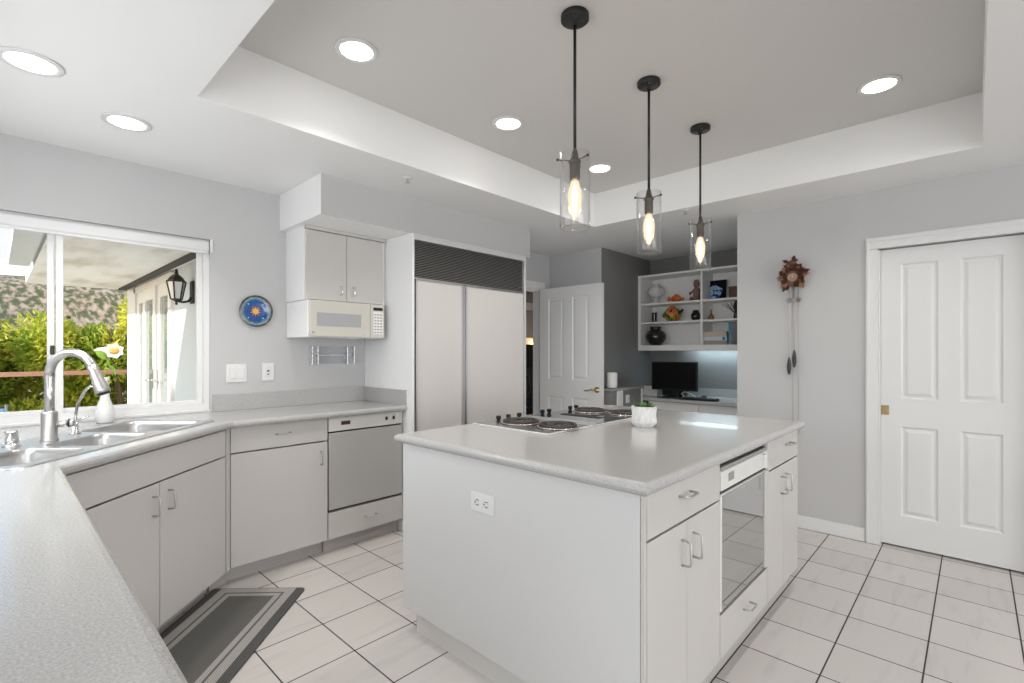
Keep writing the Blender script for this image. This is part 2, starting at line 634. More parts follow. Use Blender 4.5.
# door casings
c = MB()
for y0, y1 in ((PDY1, .557), (-.315, PDY0)):
    yo = (y0, y1)[y0 > 0]
    sg = 1 if y0 > 0 else -1
    c.box(XD-.016, XD-.0005, y0, y1, 0, 2.040, .004)
    c.box(XD-.022, XD-.015, min(yo-sg*.006, yo-sg*.026), max(yo-sg*.006, yo-sg*.026), 0, 2.09, .003)
    c.box(XD+.0005, XD+.119, *((PDY1-.012, PDY1-.0005) if y0 > 0 else (PDY0+.0005, PDY0+.012)), 0, 2.03)
c.box(XD-.016, XD-.0005, -.315, .557, 2.0405, 2.120, .004)
c.box(XD-.022, XD-.015, -.309, .551, 2.091, 2.112, .003)
struct('trim_2', c, M['white'])
c = MB()
c.box(DX1, DX1+.078, YW-.016, YW-.0005, 0, 2.04, .004).box(DX0-.08, DX1+.078, YW-.016, YW-.0005, 2.0405, 2.125, .004).box(DX0-.08, DX0, YW-.016, YW-.0005, 0, 2.04, .004)
c.box(DX1-.012, DX1-.0005, YW, YW+.09, 0, 2.04).box(DX0+.0005, DX0+.017, YW, YW+.09, 0, 2.04).box(DX0+.017, DX1-.012, YW, YW+.09, 2.02, 2.0395)
struct('trim_3', c, M['white'])


# panelled doors
def panel_leaf(width, height, panels, thick=.04):
    """Door slab in local x (0..width), z; moulded panels on both faces (y = 0 and y = -thick)."""
    m = MB()
    m.box(.002, width-.002, -thick+.0095, -.0095, .002, height-.002)
    xs = sorted({0, width, *[p for q in panels for p in q[:2]]})
    zs = sorted({0, height, *[p for q in panels for p in q[2:]]})
    for s in (0, 1):
        y0, y1 = ((-.010, 0), (-thick, -thick+.010))[s]
        for i in range(len(xs)-1):
            for j in range(len(zs)-1):
                cx, cz = (xs[i]+xs[i+1])/2, (zs[j]+zs[j+1])/2
                if any(q[0] < cx < q[1] and q[2] < cz < q[3] for q in panels):
                    continue
                m.box(xs[i], xs[i+1], y0, y1, zs[j], zs[j+1])
        f = 0 if s == 0 else -thick
        sg = -1 if s == 0 else 1
        for (a, b_, c_, d) in panels:
            lp = []
            for ins, dep in ((0, 0), (.010, .009), (.020, .009), (.038, .0015)):
                y = f + sg*dep
                lp.append([(a+ins, y, c_+ins), (b_-ins, y, c_+ins), (b_-ins, y, d-ins), (a+ins, y, d-ins)])
            m.loops(lp, cap0=False, cap1=True)
    bmesh.ops.remove_doubles(m.bm, verts=list(m.bm.verts), dist=1e-5)
    return m


d1 = thing('door_1', 'closed white four-panel pocket door with small brass latch', 'door', (XD+.075, PDY1-.013, .012), -PI/2)
d1['kind'] = 'structure'
W1 = PDY1-PDY0-.026
pm = panel_leaf(W1, 2.022, [(.108, .300, 1.0, 1.915), (.406, .600, 1.0, 1.915), (.108, .300, .205, .812), (.406, .600, .205, .812)])
part('door_leaf', pm, M['white'], d1, local=True)
lt = part('latch', MB().box(.002, .044, -.043, -.0395, .885, .950, .001).box(.009, .018, -.0465, -.042, .895, .940, .001).box(.029, .038, -.0465, -.042, .895, .940, .001).box(.018, .029, -.0465, -.042, .910, .926, .001), M['brass'], d1, local=True)
d2 = thing('door_2', 'open white four-panel door with brass lever, swung into the kitchen', 'door', (4.285, 3.575, .012), -PI/2)
d2['kind'] = 'structure'
pm = panel_leaf(.822, 2.022, [(.125, .335, 1.02, 1.91), (.45, .66, 1.02, 1.91), (.125, .335, .21, .83), (.45, .66, .21, .83)])
part('door_leaf', pm, M['white'], d2, local=True)
h = MB()
h.lathe([(.031, 0), (.031, .006), (.014, .012), (.011, .05)], (.765, -.04, .93), 20, Matrix.Rotation(PI/2, 4, 'X'))
h.tube([(.765, -.088, .93), (.735, -.092, .935), (.70, -.092, .928), (.665, -.092, .917), (.64, -.092, .921)], [.010, .010, .008, .007, .005], 10)
part('lever_handle', h, M['brass'], d2, local=True)
h = MB()
for z in (.25, 1.0, 1.8):
    h.cyl((-.002, -.02, z-.045), (-.002, -.02, z+.045), .006, n=10)
part('hinge', h, M['brass'], d2, local=True)
# the -y local side must face the kitchen (-x): local (x, y) -> world (y, -x) under -90 deg

# ---------------------------------------------------------------- window over the sink
w = thing('window_1', 'wide white sliding window over the corner sink', 'window', (.25, YW+.08, WZ0))
w['kind'] = 'structure'
f = MB()
f.box(WX0, WX1, YW+.03, YW+.11, WZ0, WZ0+.05).box(WX0, WX1, YW+.03, YW+.11, WZ1-.045, WZ1)
f.box(WX1-.030, WX1, YW+.03, YW+.11, WZ0+.05, WZ1-.045).box(WX0, WX0+.03, YW+.03, YW+.11, WZ0+.05, WZ1-.045)
part('window_frame', f, M['white'], w)
for nm, x0, x1, yy in (('sash', .205, WX1-.03, YW+.075), ('sash', WX0+.03, .268, YW+.045)):
    s = MB()
    zb, zt = WZ0+.05, WZ1-.045
    wl_ = .030 if x0 > 0 else .035
    s.box(x0, x0+wl_, yy-.014, yy+.014, zb, zt, .002).box(x1-.03, x1, yy-.014, yy+.014, zb, zt, .002)
    s.box(x0+wl_, x1-.03, yy-.014, yy+.014, zb, zb+.022, .002).box(x0+wl_, x1-.03, yy-.014, yy+.014, zt-.03, zt, .002)
    so = part(nm, s, M['white'], w)
    part('pane', MB().box(x0+wl_-.002, x1-.028, yy-.002, yy+.002, zb+.02, zt-.028), M['sky_glass'], so)
s = MB()
s.box(.214, .232, YW+.018, YW+.031, 1.315, 1.365, .003)
part('latch', s, M['gap'], w)
s = MB()
s.box(.283, .300, YW+.052, YW+.062, 1.515, 1.53, .002)
part('stop_block', s, M['gap'], w)
v = MB()
v.box(WX0+.002, WX1-.004, YW-.004, YW+.028, 1.982, 2.046, .012, 3)
rb = thing('roller_blind', 'rolled-up white roller blind cassette along the top of the sink window', 'blind', (.25, YW, 1.982))
part('cassette', v, M['white'], rb)
part('bracket', MB().box(WX1-.004, WX1+.012, YW-.012, YW+.001, 1.975, 2.062, .003), M['white'], rb)
part('hem_bar', MB().box(WX0+.01, WX1-.012, YW+.004, YW+.018, 1.968, 1.984, .003), M['white'], rb)
# flat white sill board in front of the frame
struct('trim_4', MB().box(WX0, WX1, YW-.001, YW+.03, WZ0-.004, WZ0+.012, .003), M['white'])


# ---------------------------------------------------------------- joinery helpers
def pull(p, out, along, length=.085, proud=.032, r=.0042):
    """A D-shaped wire pull: feet on the front, bar parallel to it."""
    p, out, along = Vector(p), Vector(out).normalized(), Vector(along).normalized()
    a, b_ = p - along*length/2, p + along*length/2
    c1 = .010
    pts = [a, a+out*(proud-c1), a+out*(proud-c1*.3)+along*c1*.3, a+out*proud+along*c1]
    pts += [b_+out*proud-along*c1, b_+out*(proud-c1*.3)-along*c1*.3, b_+out*(proud-c1), b_]
    return MB().tube(pts, r, 8)


def front(name, T, x0, x1, z0, z1, y, mt, pulls=(), thick=.018, label=None, local=True, bev=.0015):
    """A flat door or drawer front at local y (front face), with its pulls as sub-parts."""
    o = part(name, MB().box(x0+.0015, x1-.0015, y, y+thick, z0+.0015, z1-.0015, bev), mt, T, local=local, label=label)
    for (px, pz, al) in pulls:
        part('handle', pull((px, y, pz), (0, -1, 0), (1, 0, 0) if al == 'h' else (0, 0, 1)), M['pull'], o, local=True)
    return o


def carcass(T, x0, x1, y0, y1, z0, z1, mt, kick=None, t=.016):
    m = MB()
    m.box(x0, x0+t, y0, y1, z0, z1).box(x1-t, x1, y0, y1, z0, z1).box(x0+t, x1-t, y0, y1, z0, z0+t).box(x0+t, x1-t, y1-t, y1, z0+t, z1)
    m.box(x0+t, x1-t, y0, y0+t, z1-t, z1)
    part('carcass', m, mt, T, local=True)
    if kick:
        part('toe_kick', MB().box(x0, x1, y0+kick, y0+kick+.015, 0, z0), M['kick'], T, local=True)


# sink cabinet across the corner (local axes turned 45 degrees; front face at local y = 0)
VF = 2.136/R2
U0 = 1.744
org = ((U0-VF)/R2, (U0+VF)/R2, 0)
T = thing('sink_base_cabinet', 'pale two-door sink cabinet set diagonally across the corner under the sink', 'cabinet', org, PI/4, 'base cabinets along the window wall')
Ls = 1.024
carcass(T, .004, Ls-.004, .019, .40, .10, .895, M['laminate'], .08)
front('drawer_front', T, .004, Ls-.002, .753, .897, 0, M['laminate'])
front('door', T, .004, .492, .10, .748, 0, M['laminate'], [(.448, .652, 'v')])
front('door', T, .494, Ls-.002, .10, .748, 0, M['laminate'], [(.55, .654, 'v')])

T = thing('base_cabinet', 'pale base cabinet with one drawer above one door, beside the dishwasher', 'cabinet', (.926, 3.07, 0), 0, 'base cabinets along the window wall')
carcass(T, 0, .579, .019, .54, .10, .895, M['laminate'], .07)
front('drawer', T, 0, .575, .753, .897, 0, M['laminate'], [(.291, .835, 'h')])
front('door', T, 0, .575, .10, .748, 0, M['laminate'], [(.528, .646, 'v')])
c = MB()
c.prism([(.8935, 3.028), (.9225, 3.066), (.9225, 3.10), (.90, 3.10), (.872, 3.05)], .10, .897)
part('filler_strip', c, M['laminate'], T)
part('filler_kick', MB().prism([(.822, 3.085), (.926, 3.140), (.926, 3.155), (.822, 3.10)], 0, .10), M['kick'], T)

T = thing('dishwasher', 'built-in appliance with grey door and white control panel under the window-wall worktop', 'dishwasher', (1.505, 3.07, 0))
part('body', MB().box(.006, .567, .035, .54, .285, .89), M['appliance'], T, local=True)
cp = part('control_panel', MB().box(.004, .570, .002, .035, .806, .894, .003), M['appliance'], T, local=True)
part('display', MB().box(.09, .155, -.0005, .002, .843, .868), M['display'], cp, local=True)
k = MB()
for i in range(6):
    k.box(.092+i*.016, .102+i*.016, -.002, .002, .818, .824)
part('button_row', k, M['beige_light'], cp, local=True)
for x in (.435, .495):
    part('dial', MB().box(x-.008, x+.008, -.004, .002, .842, .866, .001), M['black_plastic'], cp, local=True)
    part('slider', MB().box(x+.026, x+.036, -.010, .002, .826, .885, .002), M['beige_light'], cp, local=True)
part('shadow_gap', MB().box(.004, .570, .022, .034, .795, .806), M['gap'], T, local=True)
part('door', MB().box(.006, .570, 0, .034, .292, .795, .003), M['dw_door'], T, local=True)
part('lower_gap', MB().box(.006, .570, .012, .034, .28, .292), M['gap'], T, local=True)

T = thing('drawer_unit', 'single low pale drawer beneath the grey appliance door, above the toe kick', 'drawer', (1.505, 3.07, 0))
part('carcass', MB().box(.004, .572, .02, .54, .10, .276), M['laminate'], T, local=True)
front('drawer', T, 0, .574, .10, .276, 0, M['laminate'], [(.305, .195, 'h')])
part('toe_kick', MB().box(0, .574, .07, .085, 0, .10), M['kick'], T, local=True)

T = thing('peninsula_cabinet', 'base cabinet run under the foreground worktop, hidden below its edge', 'cabinet', (-.53, .46, 0))
part('carcass', MB().box(0, .64, 0, 1.79, .10, .895), M['laminate'], T, local=True)
part('toe_kick', MB().box(0, .60, .02, 1.78, 0, .10), M['kick'], T, local=True)

# worktop of the window run and the peninsula, in one piece, with the sink cut-out
def uvxy(u, v):
    return ((u-v)/R2, (u+v)/R2)
hole = [uvxy(1.685, 1.62), uvxy(2.805, 1.62), uvxy(2.805, 2.05), uvxy(1.685, 2.05)]
poly = [(-.548, .42), (.165, .42), (.165, 2.271), (.898, 3.004), (.928, 3.02), (2.084, 3.02), (2.084, 3.619), (-.548, 3.619)]
T = thing('worktop', 'long speckled light grey worktop running from the foreground round the corner sink', 'worktop', (.0, 1.6, .90))
part('slab', slab(poly, .90, .94, .020, hole), M['counter'], T)
part('backsplash', MB().box(.985, 2.065, YW-.021, YW-.001, .94, 1.05, .002), M['counter'], T)
part('side_splash', MB().box(2.065, 2.084, 3.03, YW-.001, .94, 1.05, .002), M['counter'], T)

# ---------------------------------------------------------------- sink and what stands at it (local x along the sink front)
T = thing('sink', 'stainless steel three-bowl sink set into the corner worktop', 'sink', (0, 0, .9405), PI/4)
bowls = [(1.70, 2.02, 1.632, 1.90), (2.065, 2.375, 1.632, 1.885), (2.42, 2.785, 1.632, 2.035)]
m_ = MB()
bm = m_.bm
edges = []
outer = rrect(1.662, 2.832, 1.592, 2.078, .05, .004)
rings = [outer] + [rrect(*b4, .05, .004) for b4 in bowls]
for rg in rings:
    vs = [bm.verts.new(p) for p in rg]
    for i in range(len(vs)):
        edges.append(bm.edges.new((vs[i], vs[(i+1) % len(vs)])))
bmesh.ops.triangle_fill(bm, edges=edges, use_beauty=True)
m_.loops([outer, rrect(1.658, 2.836, 1.588, 2.082, .052, .0)], False, False)
part('rim', m_, M['steel'], T, local=True)
for b4 in bowls:
    x0, x1, y0, y1 = b4
    lp = [rrect(x0, x1, y0, y1, .05, .004)]
    for ins, z in ((.004, -.004), (.008, -.02), (.012, -.13), (.02, -.155), (.045, -.172), (.08, -.176)):
        lp.append(rrect(x0+ins, x1-ins, y0+ins, y1-ins, max(.02, .05-ins*.2), z))
    bw = MB().loops(lp, False, True, smooth=True)
    bo = part('bowl', bw, M['steel'], T, local=True)
    cx, cy = (x0+x1)/2, (y0+y1)/2
    part('drain', MB().lathe([(.045, -.1755), (.045, -.172), (.036, -.173), (.0, -.174)], (cx, cy, 0), 24), M['chrome'], bo, local=True)

T = thing('faucet', 'tall brushed nickel gooseneck faucet with pull-down spray head', 'faucet', (*uvxy(2.185, 1.945), .9445), PI/4)
part('base', MB().lathe([(.032, 0), (.032, .005), (.0285, .010), (.0280, .118), (.0265, .127), (.018, .130)], (0, 0, 0), 32), M['nickel'], T, local=True)
pts = [(0, 0, .125), (0, 0, .285)]
RA = .094
for k in range(0, 15):
    a = PI - k*(PI*.90)/14
    pts.append((0, -RA + -RA*math.cos(a), .285 + RA*1.05*math.sin(a)))
part('spout', MB().tube(pts, .0175, 16), M['nickel'], T, local=True)
e, e0 = Vector(pts[-1]), Vector(pts[-2])
dr = (e-e0).normalized()
hd = MB().tube([e-dr*.012, e+dr*.01, e+dr*.05, e+dr*.105, e+dr*.118], [.019, .0195, .0215, .028, .026], 18)
ho = part('spray_head', hd, M['nickel'], T, local=True)
part('nozzle', MB().tube([e+dr*.118, e+dr*.122], [.023, .022], 16), M['rubber'], ho, local=True)
part('lever', MB().cyl((.012, -.018, .070), (.036, -.054, .072), .0125, .0135, 16).cyl((.036, -.054, .072), (.046, -.069, .073), .018, .017, 18), M['nickel'], T, local=True)
part('lever_ring', MB().cyl((.034, -.051, .072), (.036, -.054, .072), .0188, .0188, 18), M['rubber'], T, local=True)

T = thing('filtered_water_tap', 'small chrome bent-neck tap between the faucet and the white vase', 'tap', (*uvxy(2.368, 1.99), .9445), PI/4)
part('base', MB().lathe([(.022, 0), (.022, .004), (.0135, .008), (.013, .05), (.008, .058)], (0, 0, 0), 24), M['chrome'], T, local=True)
part('spout', MB().tube([(0, 0, .05), (0, -.004, .10), (.0, -.012, .14), (0, -.035, .185), (0, -.055, .212), (0, -.072, .224), (0, -.092, .218), (0, -.108, .196)], [.006]*7+[.0065], 10), M['chrome'], T, local=True)
part('lever', MB().tube([(0, -.005, .06), (.01, -.03, .072), (.014, -.052, .08)], [.006, .005, .004], 8), M['chrome'], T, local=True)
part('tip', MB().cyl((0, -.106, .199), (0, -.116, .184), .0085, .008, 12), M['black_plastic'], T, local=True)

T = thing('air_gap', 'short round chrome air gap cap on the rim behind the sink, nearest the camera', 'air gap', (*uvxy(2.062, 1.985), .9445), PI/4)
part('cap', MB().lathe([(.020, .012), (.0205, .05), (.0225, .058), (.022, .062), (0, .063)], (0, 0, 0), 24), M['chrome'], T, local=True)
part('flange', MB().lathe([(.029, 0), (.029, .005), (.021, .012), (.02, .012)], (0, 0, 0), 24), M['chrome'], T, local=True)

vx, vy = .425, 3.483
T = thing('bud_vase', 'white bottle-necked bud vase on the worktop by the sink window', 'vase', (vx, vy, .9405))
part('body', MB().lathe([(0, 0), (.034, 0), (.040, .01), (.044, .035), (.042, .065), (.032, .10), (.021, .14), (.0165, .19), (.017, .235), (.020, .25), (.016, .25), (.012, .22), (0, .21)], (0, 0, 0), 32), M['ceramic'], T, local=True)
T = thing('flower', 'single cream and yellow flower on a green stem in the bud vase', 'flower', (vx, vy, 1.16))
part('stem', MB().tube([(0, 0, 0), (.002, 0, .08), (.012, -.003, .12), (.030, -.006, .165)], .0028, 8), M['green_leaf'], T, local=True)
def leaf_mesh(p, d, up, length, width, n=6, curl=.2):
    m = MB()
    p, d, up = Vector(p), Vector(d).normalized(), Vector(up).normalized()
    s = d.cross(up).normalized()
    up = s.cross(d)
    rows = []
    for i in range(n+1):
        t = i/n
        wd = width*math.sin(PI*min(1, t*.92+.08))*.5
        c_ = p + d*length*t + up*(curl*length*(t - t*t*1.4))
        rows.append([m.bm.verts.new(c_ - s*wd + up*wd*.25), m.bm.verts.new(c_), m.bm.verts.new(c_ + s*wd + up*wd*.25)])
    for a, b_ in zip(rows, rows[1:]):
        for j in (0, 1):
            f_ = m.bm.faces.new((a[j], a[j+1], b_[j+1], b_[j]))
            f_.smooth = True
    return m
part('leaf', leaf_mesh((.004, 0, .11), (.3, -.2, -.5), (1, -.6, .6), .09, .045), M['green_leaf'], T, local=True)
part('leaf', leaf_mesh((.008, 0, .13), (-.5, -.2, .45), (-.3, -.6, .5), .075, .04), M['green_leaf'], T, local=True)
bl = MB()
hc = Vector((.038, -.010, .175))
fd = Vector((-.05, -1, .15)).normalized()
side = fd.cross(Vector((0, 0, 1))).normalized()
upv = side.cross(fd)
for k in range(7):
    a = 2*PI*k/7
    d_ = side*math.cos(a) + upv*math.sin(a)
    t = leaf_mesh(hc, d_+fd*.25, fd, .047, .044, 6, .1)
    bl.add(t.bm)
d_ = (side*1.0 + upv*.12)
t = leaf_mesh(hc - fd*.02, d_, fd, .088, .04, 6, .1)
bl.add(t.bm)
part('petals', bl, M['petal'], T, local=True)
hb = MB()
hb.ball(hc+fd*.012, .023, (1, .45, .8), 3)
part('flower_heart', hb, M['petal_heart'], T, local=True)

# ---------------------------------------------------------------- fridge, wall cabinet, microwave
T = thing('tall_side_panel', 'tall white panel between the worktop and the built-in refrigerator', 'panel', (2.075, 3.3, 0))
part('board', MB().box(2.085, 2.105, 2.962, YW-.001, 0, 2.194, .001), M['daylit_panel'], T)
T = thing('refrigerator', 'built-in side-by-side refrigerator with cream panel doors and dark louvred grille above', 'refrigerator', (2.69, 3.298, 0))
part('cabinet_body', MB().box(2.108, 3.294, 2.995, YW-.003, 0, 2.14), M['gap'], T)
part('surround', MB().box(2.105, 3.318, 2.957, 2.99, 2.149, 2.194, .001).box(3.294, 3.318, 2.957, YW-.003, 0, 2.149, .001), M['panel_white'], T)
g = MB()
g.box(2.106, 3.292, 2.982, 2.994, 1.872, 2.148)
part('grille_back', g, M['black_plastic'], T)
ns = 22
g = MB()
for i in range(ns):
    z = 1.884 + i*(2.140-1.884)/(ns-1)
    lp = []
    for x in (2.108, 3.290):
        lp.append([(x, 2.960, z-.004), (x, 2.960, z-.0015), (x, 2.982, z+.005), (x, 2.982, z+.0025)])
    g.loops(lp)
part('grille_louvres', g, mat('grille_bronze', (.34, .33, .315), .4, .3), T)
part('grille_badge', MB().cyl((3.233, 2.962, 1.915), (3.233, 2.956, 1.915), .006, n=12).cyl((3.261, 2.962, 1.918), (3.261, 2.956, 1.918), .006, n=12), M['chrome'], T)
part('grille_edge', MB().box(2.106, 3.292, 2.957, 2.982, 1.862, 1.873), M['nickel'], T)
for x0, x1 in ((2.126, 2.553), (2.61, 3.278)):
    d = part('door', MB().box(x0, x1, 2.958, 2.99, .11, 1.858, .002), M['fridge_panel'], T)
    part('door_trim', MB().box(x0-.011, x0, 2.952, 2.99, .11, 1.860, .002).box(x1, x1+.011, 2.952, 2.99, .11, 1.860, .002).box(x0, x1, 2.953, 2.959, 1.852, 1.860), M['nickel'], d)
part('handle_channel', MB().box(2.567, 2.596, 2.966, 2.99, .11, 1.858), M['steel'], T)
part('toe_grille', MB().box(2.108, 3.292, 2.985, 2.994, .01, .105), M['black_plastic'], T)

T = thing('wall_cabinet', 'pale two-door wall cabinet above the microwave', 'cabinet', (1.757, 3.30, 1.686))
part('carcass', MB().box(1.456, 2.082, 3.319, YW-.001, 1.688, 2.194), M['daylit_panel'], T)
part('top_rail', MB().box(1.456, 2.082, 3.290, 3.319, 2.170, 2.194), M['laminate'], T)
for x0, x1, hx in ((1.460, 1.757, 1.711), (1.757, 2.056, 1.806)):
    d = part('door', MB().box(x0+.0015, x1-.0015, 3.30, 3.318, 1.692, 2.166, .0015), M['laminate'], T)
    part('handle', pull((hx, 3.30, 1.767), (0, -1, 0), (0, 0, 1), .06, .03), M['chrome'], d)

T = thing('microwave', 'beige microwave with keypad fixed under the wall cabinet', 'microwave', (1.757, 3.25, 1.43))
part('case', MB().box(1.458, 2.040, 3.272, YW-.002, 1.432, 1.685, .003), M['daylit_panel'], T)
d = part('door', MB().box(1.466, 1.917, 3.250, 3.271, 1.436, 1.682, .005), M['beige'], T)
part('window', MB().box(1.513, 1.842, 3.248, 3.251, 1.507, 1.600, .001), M['mw_window'], d)
part('badge', MB().cyl((1.487, 3.251, 1.463), (1.487, 3.247, 1.463), .009, n=16), M['mw_window'], d)
part('maker_mark', MB().box(1.848, 1.875, 3.2485, 3.2505, 1.452, 1.456), M['mw_window'], d)
k = part('keypad_panel', MB().box(1.920, 2.036, 3.250, 3.271, 1.436, 1.682, .004), M['beige'], T)
part('display', MB().box(1.942, 2.020, 3.248, 3.251, 1.638, 1.660), M['black_plastic'], k)
part('key_sheet', MB().box(1.944, 2.022, 3.2488, 3.2505, 1.462, 1.628), M['beige_light'], k)
ky = MB()
for r_ in range(7):
    for c_ in range(3):
        ky.box(1.950+c_*.024, 1.966+c_*.024, 3.2474, 3.249, 1.470+r_*.022, 1.480+r_*.022)
part('keys', ky, M['mw_window'], k)
part('underside_lamp', MB().box(1.80, 1.86, 3.36, 3.46, 1.426, 1.432), M['beige_light'], T)

# wall pieces between window and cabinet
def painted_plate():
    m = mat('painted_sun_plate', (.02, .08, .30), .12, coat=.6)
    nt = m.node_tree
    b_ = nt.nodes['Principled BSDF']
    co_ = nt.nodes.new('ShaderNodeTexCoord')
    gr = nt.nodes.new('ShaderNodeVectorMath')
    gr.operation = 'LENGTH'
    nt.links.new(co_.outputs['Object'], gr.inputs[0])
    rp_ = nt.nodes.new('ShaderNodeValToRGB')
    rp_.color_ramp.interpolation = 'CONSTANT'
    rp_.color_ramp.elements[0].color = (.012, .07, .27, 1)
    st = [(.0, (.012, .07, .27)), (.70, (.03, .19, .36)), (.80, (.28, .27, .20)), (.90, (.05, .10, .14)), (.95, (.02, .03, .06))]
    while len(rp_.color_ramp.elements) < len(st):
        rp_.color_ramp.elements.new(.5)
    for e_, (p_, c_) in zip(rp_.color_ramp.elements, st):
        e_.position = p_
        e_.color = (*c_, 1)
    sc = nt.nodes.new('ShaderNodeMath')
    sc.operation = 'DIVIDE'
    sc.inputs[1].default_value = .1085
    nt.links.new(gr.outputs['Value'], sc.inputs[0])
    nz_ = nt.nodes.new('ShaderNodeTexNoise')
    nz_.inputs['Scale'].default_value = 55
    ad = nt.nodes.new('ShaderNodeMath')
    ad.operation = 'MULTIPLY_ADD'
    ad.inputs[1].default_value = .16
    nt.links.new(co_.outputs['Object'], nz_.inputs['Vector'])
    nt.links.new(nz_.outputs[0], ad.inputs[0])
    nt.links.new(sc.outputs[0], ad.inputs[2])
    sb = nt.nodes.new('ShaderNodeMath')
    sb.operation = 'SUBTRACT'
    sb.inputs[1].default_value = .08
    nt.links.new(ad.outputs[0], sb.inputs[0])
    nt.links.new(sb.outputs[0], rp_.inputs[0])
    mx_ = nt.nodes.new('ShaderNodeMix')
    mx_.data_type = 'RGBA'
    mx_.blend_type = 'OVERLAY'
    mx_.inputs[0].default_value = .7
    nz2 = nt.nodes.new('ShaderNodeTexNoise')
    nz2.inputs['Scale'].default_value = 32
    nt.links.new(co_.outputs['Object'], nz2.inputs['Vector'])
    nt.links.new(rp_.outputs[0], mx_.inputs[6])
    nt.links.new(nz2.outputs[0], mx_.inputs[7])
    nt.links.new(mx_.outputs[2], b_.inputs['Base Color'])
    return m
T = thing('wall_plate', 'round blue ceramic plate with an orange sun, hung beside the window', 'plate', (1.247, YW-.001, 1.611))
RX = Matrix.Rotation(PI/2, 4, 'X')
part('dish', MB().lathe([(.055, 0), (.07, .004), (.104, .022), (.1085, .024), (.106, .026), (.072, .012), (.05, .009), (0, .009)], (0, 0, 0), 48, RX), painted_plate(), T, local=True)
s = MB()
pts = []
for k in range(20):
    r_ = .036 if k % 2 == 0 else .015
    a = 2*PI*k/20 + PI/2
    pts.append((r_*math.cos(a), r_*math.sin(a)))
s.prism(pts, .0088, .0102, RX)
part('sun_motif', s, mat('orange_glaze', (.85, .42, .05), .2), T, local=True)
star_m = mat('pale_blue_glaze', (.55, .75, .9), .2)
for k in range(4):
    a = PI/4 + k*PI/2
    part('star_motif', MB().ball((.066*math.cos(a), -.0115, .066*math.sin(a)), .0055, (1, .3, 1), 1), star_m, T, local=True)

def wall_plate_box(T, x0, x1, z0, z1):
    return part('cover_plate', MB().box(x0, x1, YW-.008, YW-.0005, z0, z1, .0025), M['white'], T)
T = thing('light_switch', 'white double rocker light switch on the wall beside the window', 'switch', (1.128, YW, 1.185))
wall_plate_box(T, 1.065, 1.192, 1.126, 1.248)
for x in (1.100, 1.157):
    part('rocker', MB().box(x-.019, x+.019, YW-.013, YW-.007, 1.150, 1.224, .002), M['ceramic'], T)
T = thing('wall_outlet', 'white single switch plate with dark toggle, nearer the microwave', 'outlet', (1.329, YW, 1.19))
wall_plate_box(T, 1.290, 1.370, 1.128, 1.253)
part('insert', MB().box(1.312, 1.348, YW-.011, YW-.007, 1.155, 1.226, .002), M['ceramic'], T)
part('toggle', MB().box(1.322, 1.337, YW-.016, YW-.010, 1.192, 1.203, .001).box(1.323, 1.336, YW-.0125, YW-.010, 1.17, 1.178), M['outlet_hole'], T)
T = thing('acrylic_rack', 'clear acrylic rack fixed to the wall under the microwave', 'rack', (1.80, YW, 1.24))
part('back_plate', MB().box(1.69, 1.905, YW-.006, YW-.001, 1.240, 1.372, .002), M['acrylic'], T)
for x in (1.625, 1.668, 1.905, 1.962):
    part('divider', MB().box(x, x+.010, YW-.05, YW-.001, 1.235, 1.375, .002), M['acrylic_edge'], T)
part('rail', MB().box(1.655, 1.967, YW-.03, YW-.022, 1.300, 1.311, .002), M['acrylic_edge'], T)

# ---------------------------------------------------------------- island
IX0, IX1, IY0, IY1 = 1.345, 3.095, .722, 1.985
T = thing('island_end_panel', 'plain white end panel of the island, facing the sink, with an outlet in it', 'panel', (1.355, 1.36, .115))
part('board', MB().box(1.345, 1.361, .737, 1.985, .118, .899, .001), M['panel_white'], T)
part('toe_kick', MB().box(1.388, 1.40, .775, 1.935, 0, .118), mat('pale_kick', (.70, .69, .675), .5), T)
part('corner_strip', MB().box(1.345, 1.3585, .7225, .7345, .118, .899, .0008), M['laminate'], T)
T = thing('island_outlet', 'white duplex outlet on the end panel of the island', 'outlet', (1.3445, 1.427, .725))
part('cover_plate', MB().box(1.3385, 1.3449, 1.362, 1.494, .688, .764, .002), M['white'], T)
for y in (1.402, 1.454):
    o_ = part('socket', MB().box(1.3375, 1.339, y-.012, y+.020, .712, .740, .0005), M['ceramic'], T)
    for zz in (.716, .736):
        part('slot', MB().box(1.3368, 1.3378, y-.007, y+.007, zz-.0018, zz+.0018), M['outlet_hole'], o_)
    part('earth_hole', MB().cyl((1.3368, y+.013, .726), (1.3378, y+.013, .726), .0035, n=10), M['outlet_hole'], o_)

T = thing('island_cabinet', 'island cabinet at the near corner, one wide drawer over two doors', 'cabinet', (1.361, IY0, 0), 0, 'cabinets of the island')
carcass(T, .001, .583, .019, 1.25, .122, .895, M['laminate'], .035)
front('drawer', T, 0, .584, .755, .897, 0, M['laminate'], [(.265, .845, 'h')])
front('door', T, 0, .283, .126, .750, 0, M['laminate'], [(.243, .650, 'v')])
front('door', T, .283, .584, .126, .750, 0, M['laminate'], [(.333, .652, 'v')])
T = thing('oven', 'built-in oven with mirrored glass door in the side of the island', 'oven', (1.948, IY0, .30))
part('body', MB().box(.004, .59, .03, .60, .005, .59), M['appliance'], T, local=True)
part('vent', MB().box(.003, .592, .014, .03, .575, .597), M['black_plastic'], T, local=True)
part('vent_lip', MB().box(.010, .585, .002, .028, .560, .576, .003), M['display_grey'], T, local=True)
cp = part('control_panel', MB().box(.003, .592, -.004, .029, .485, .562, .004), M['appliance'], T, local=True)
part('display', MB().box(.075, .135, -.0055, -.003, .512, .545), M['display_grey'], cp, local=True)
part('button_row', MB().box(.08, .15, -.007, -.003, .492, .500, .001).box(.022, .05, -.0055, -.003, .493, .497), M['beige_light'], cp, local=True)
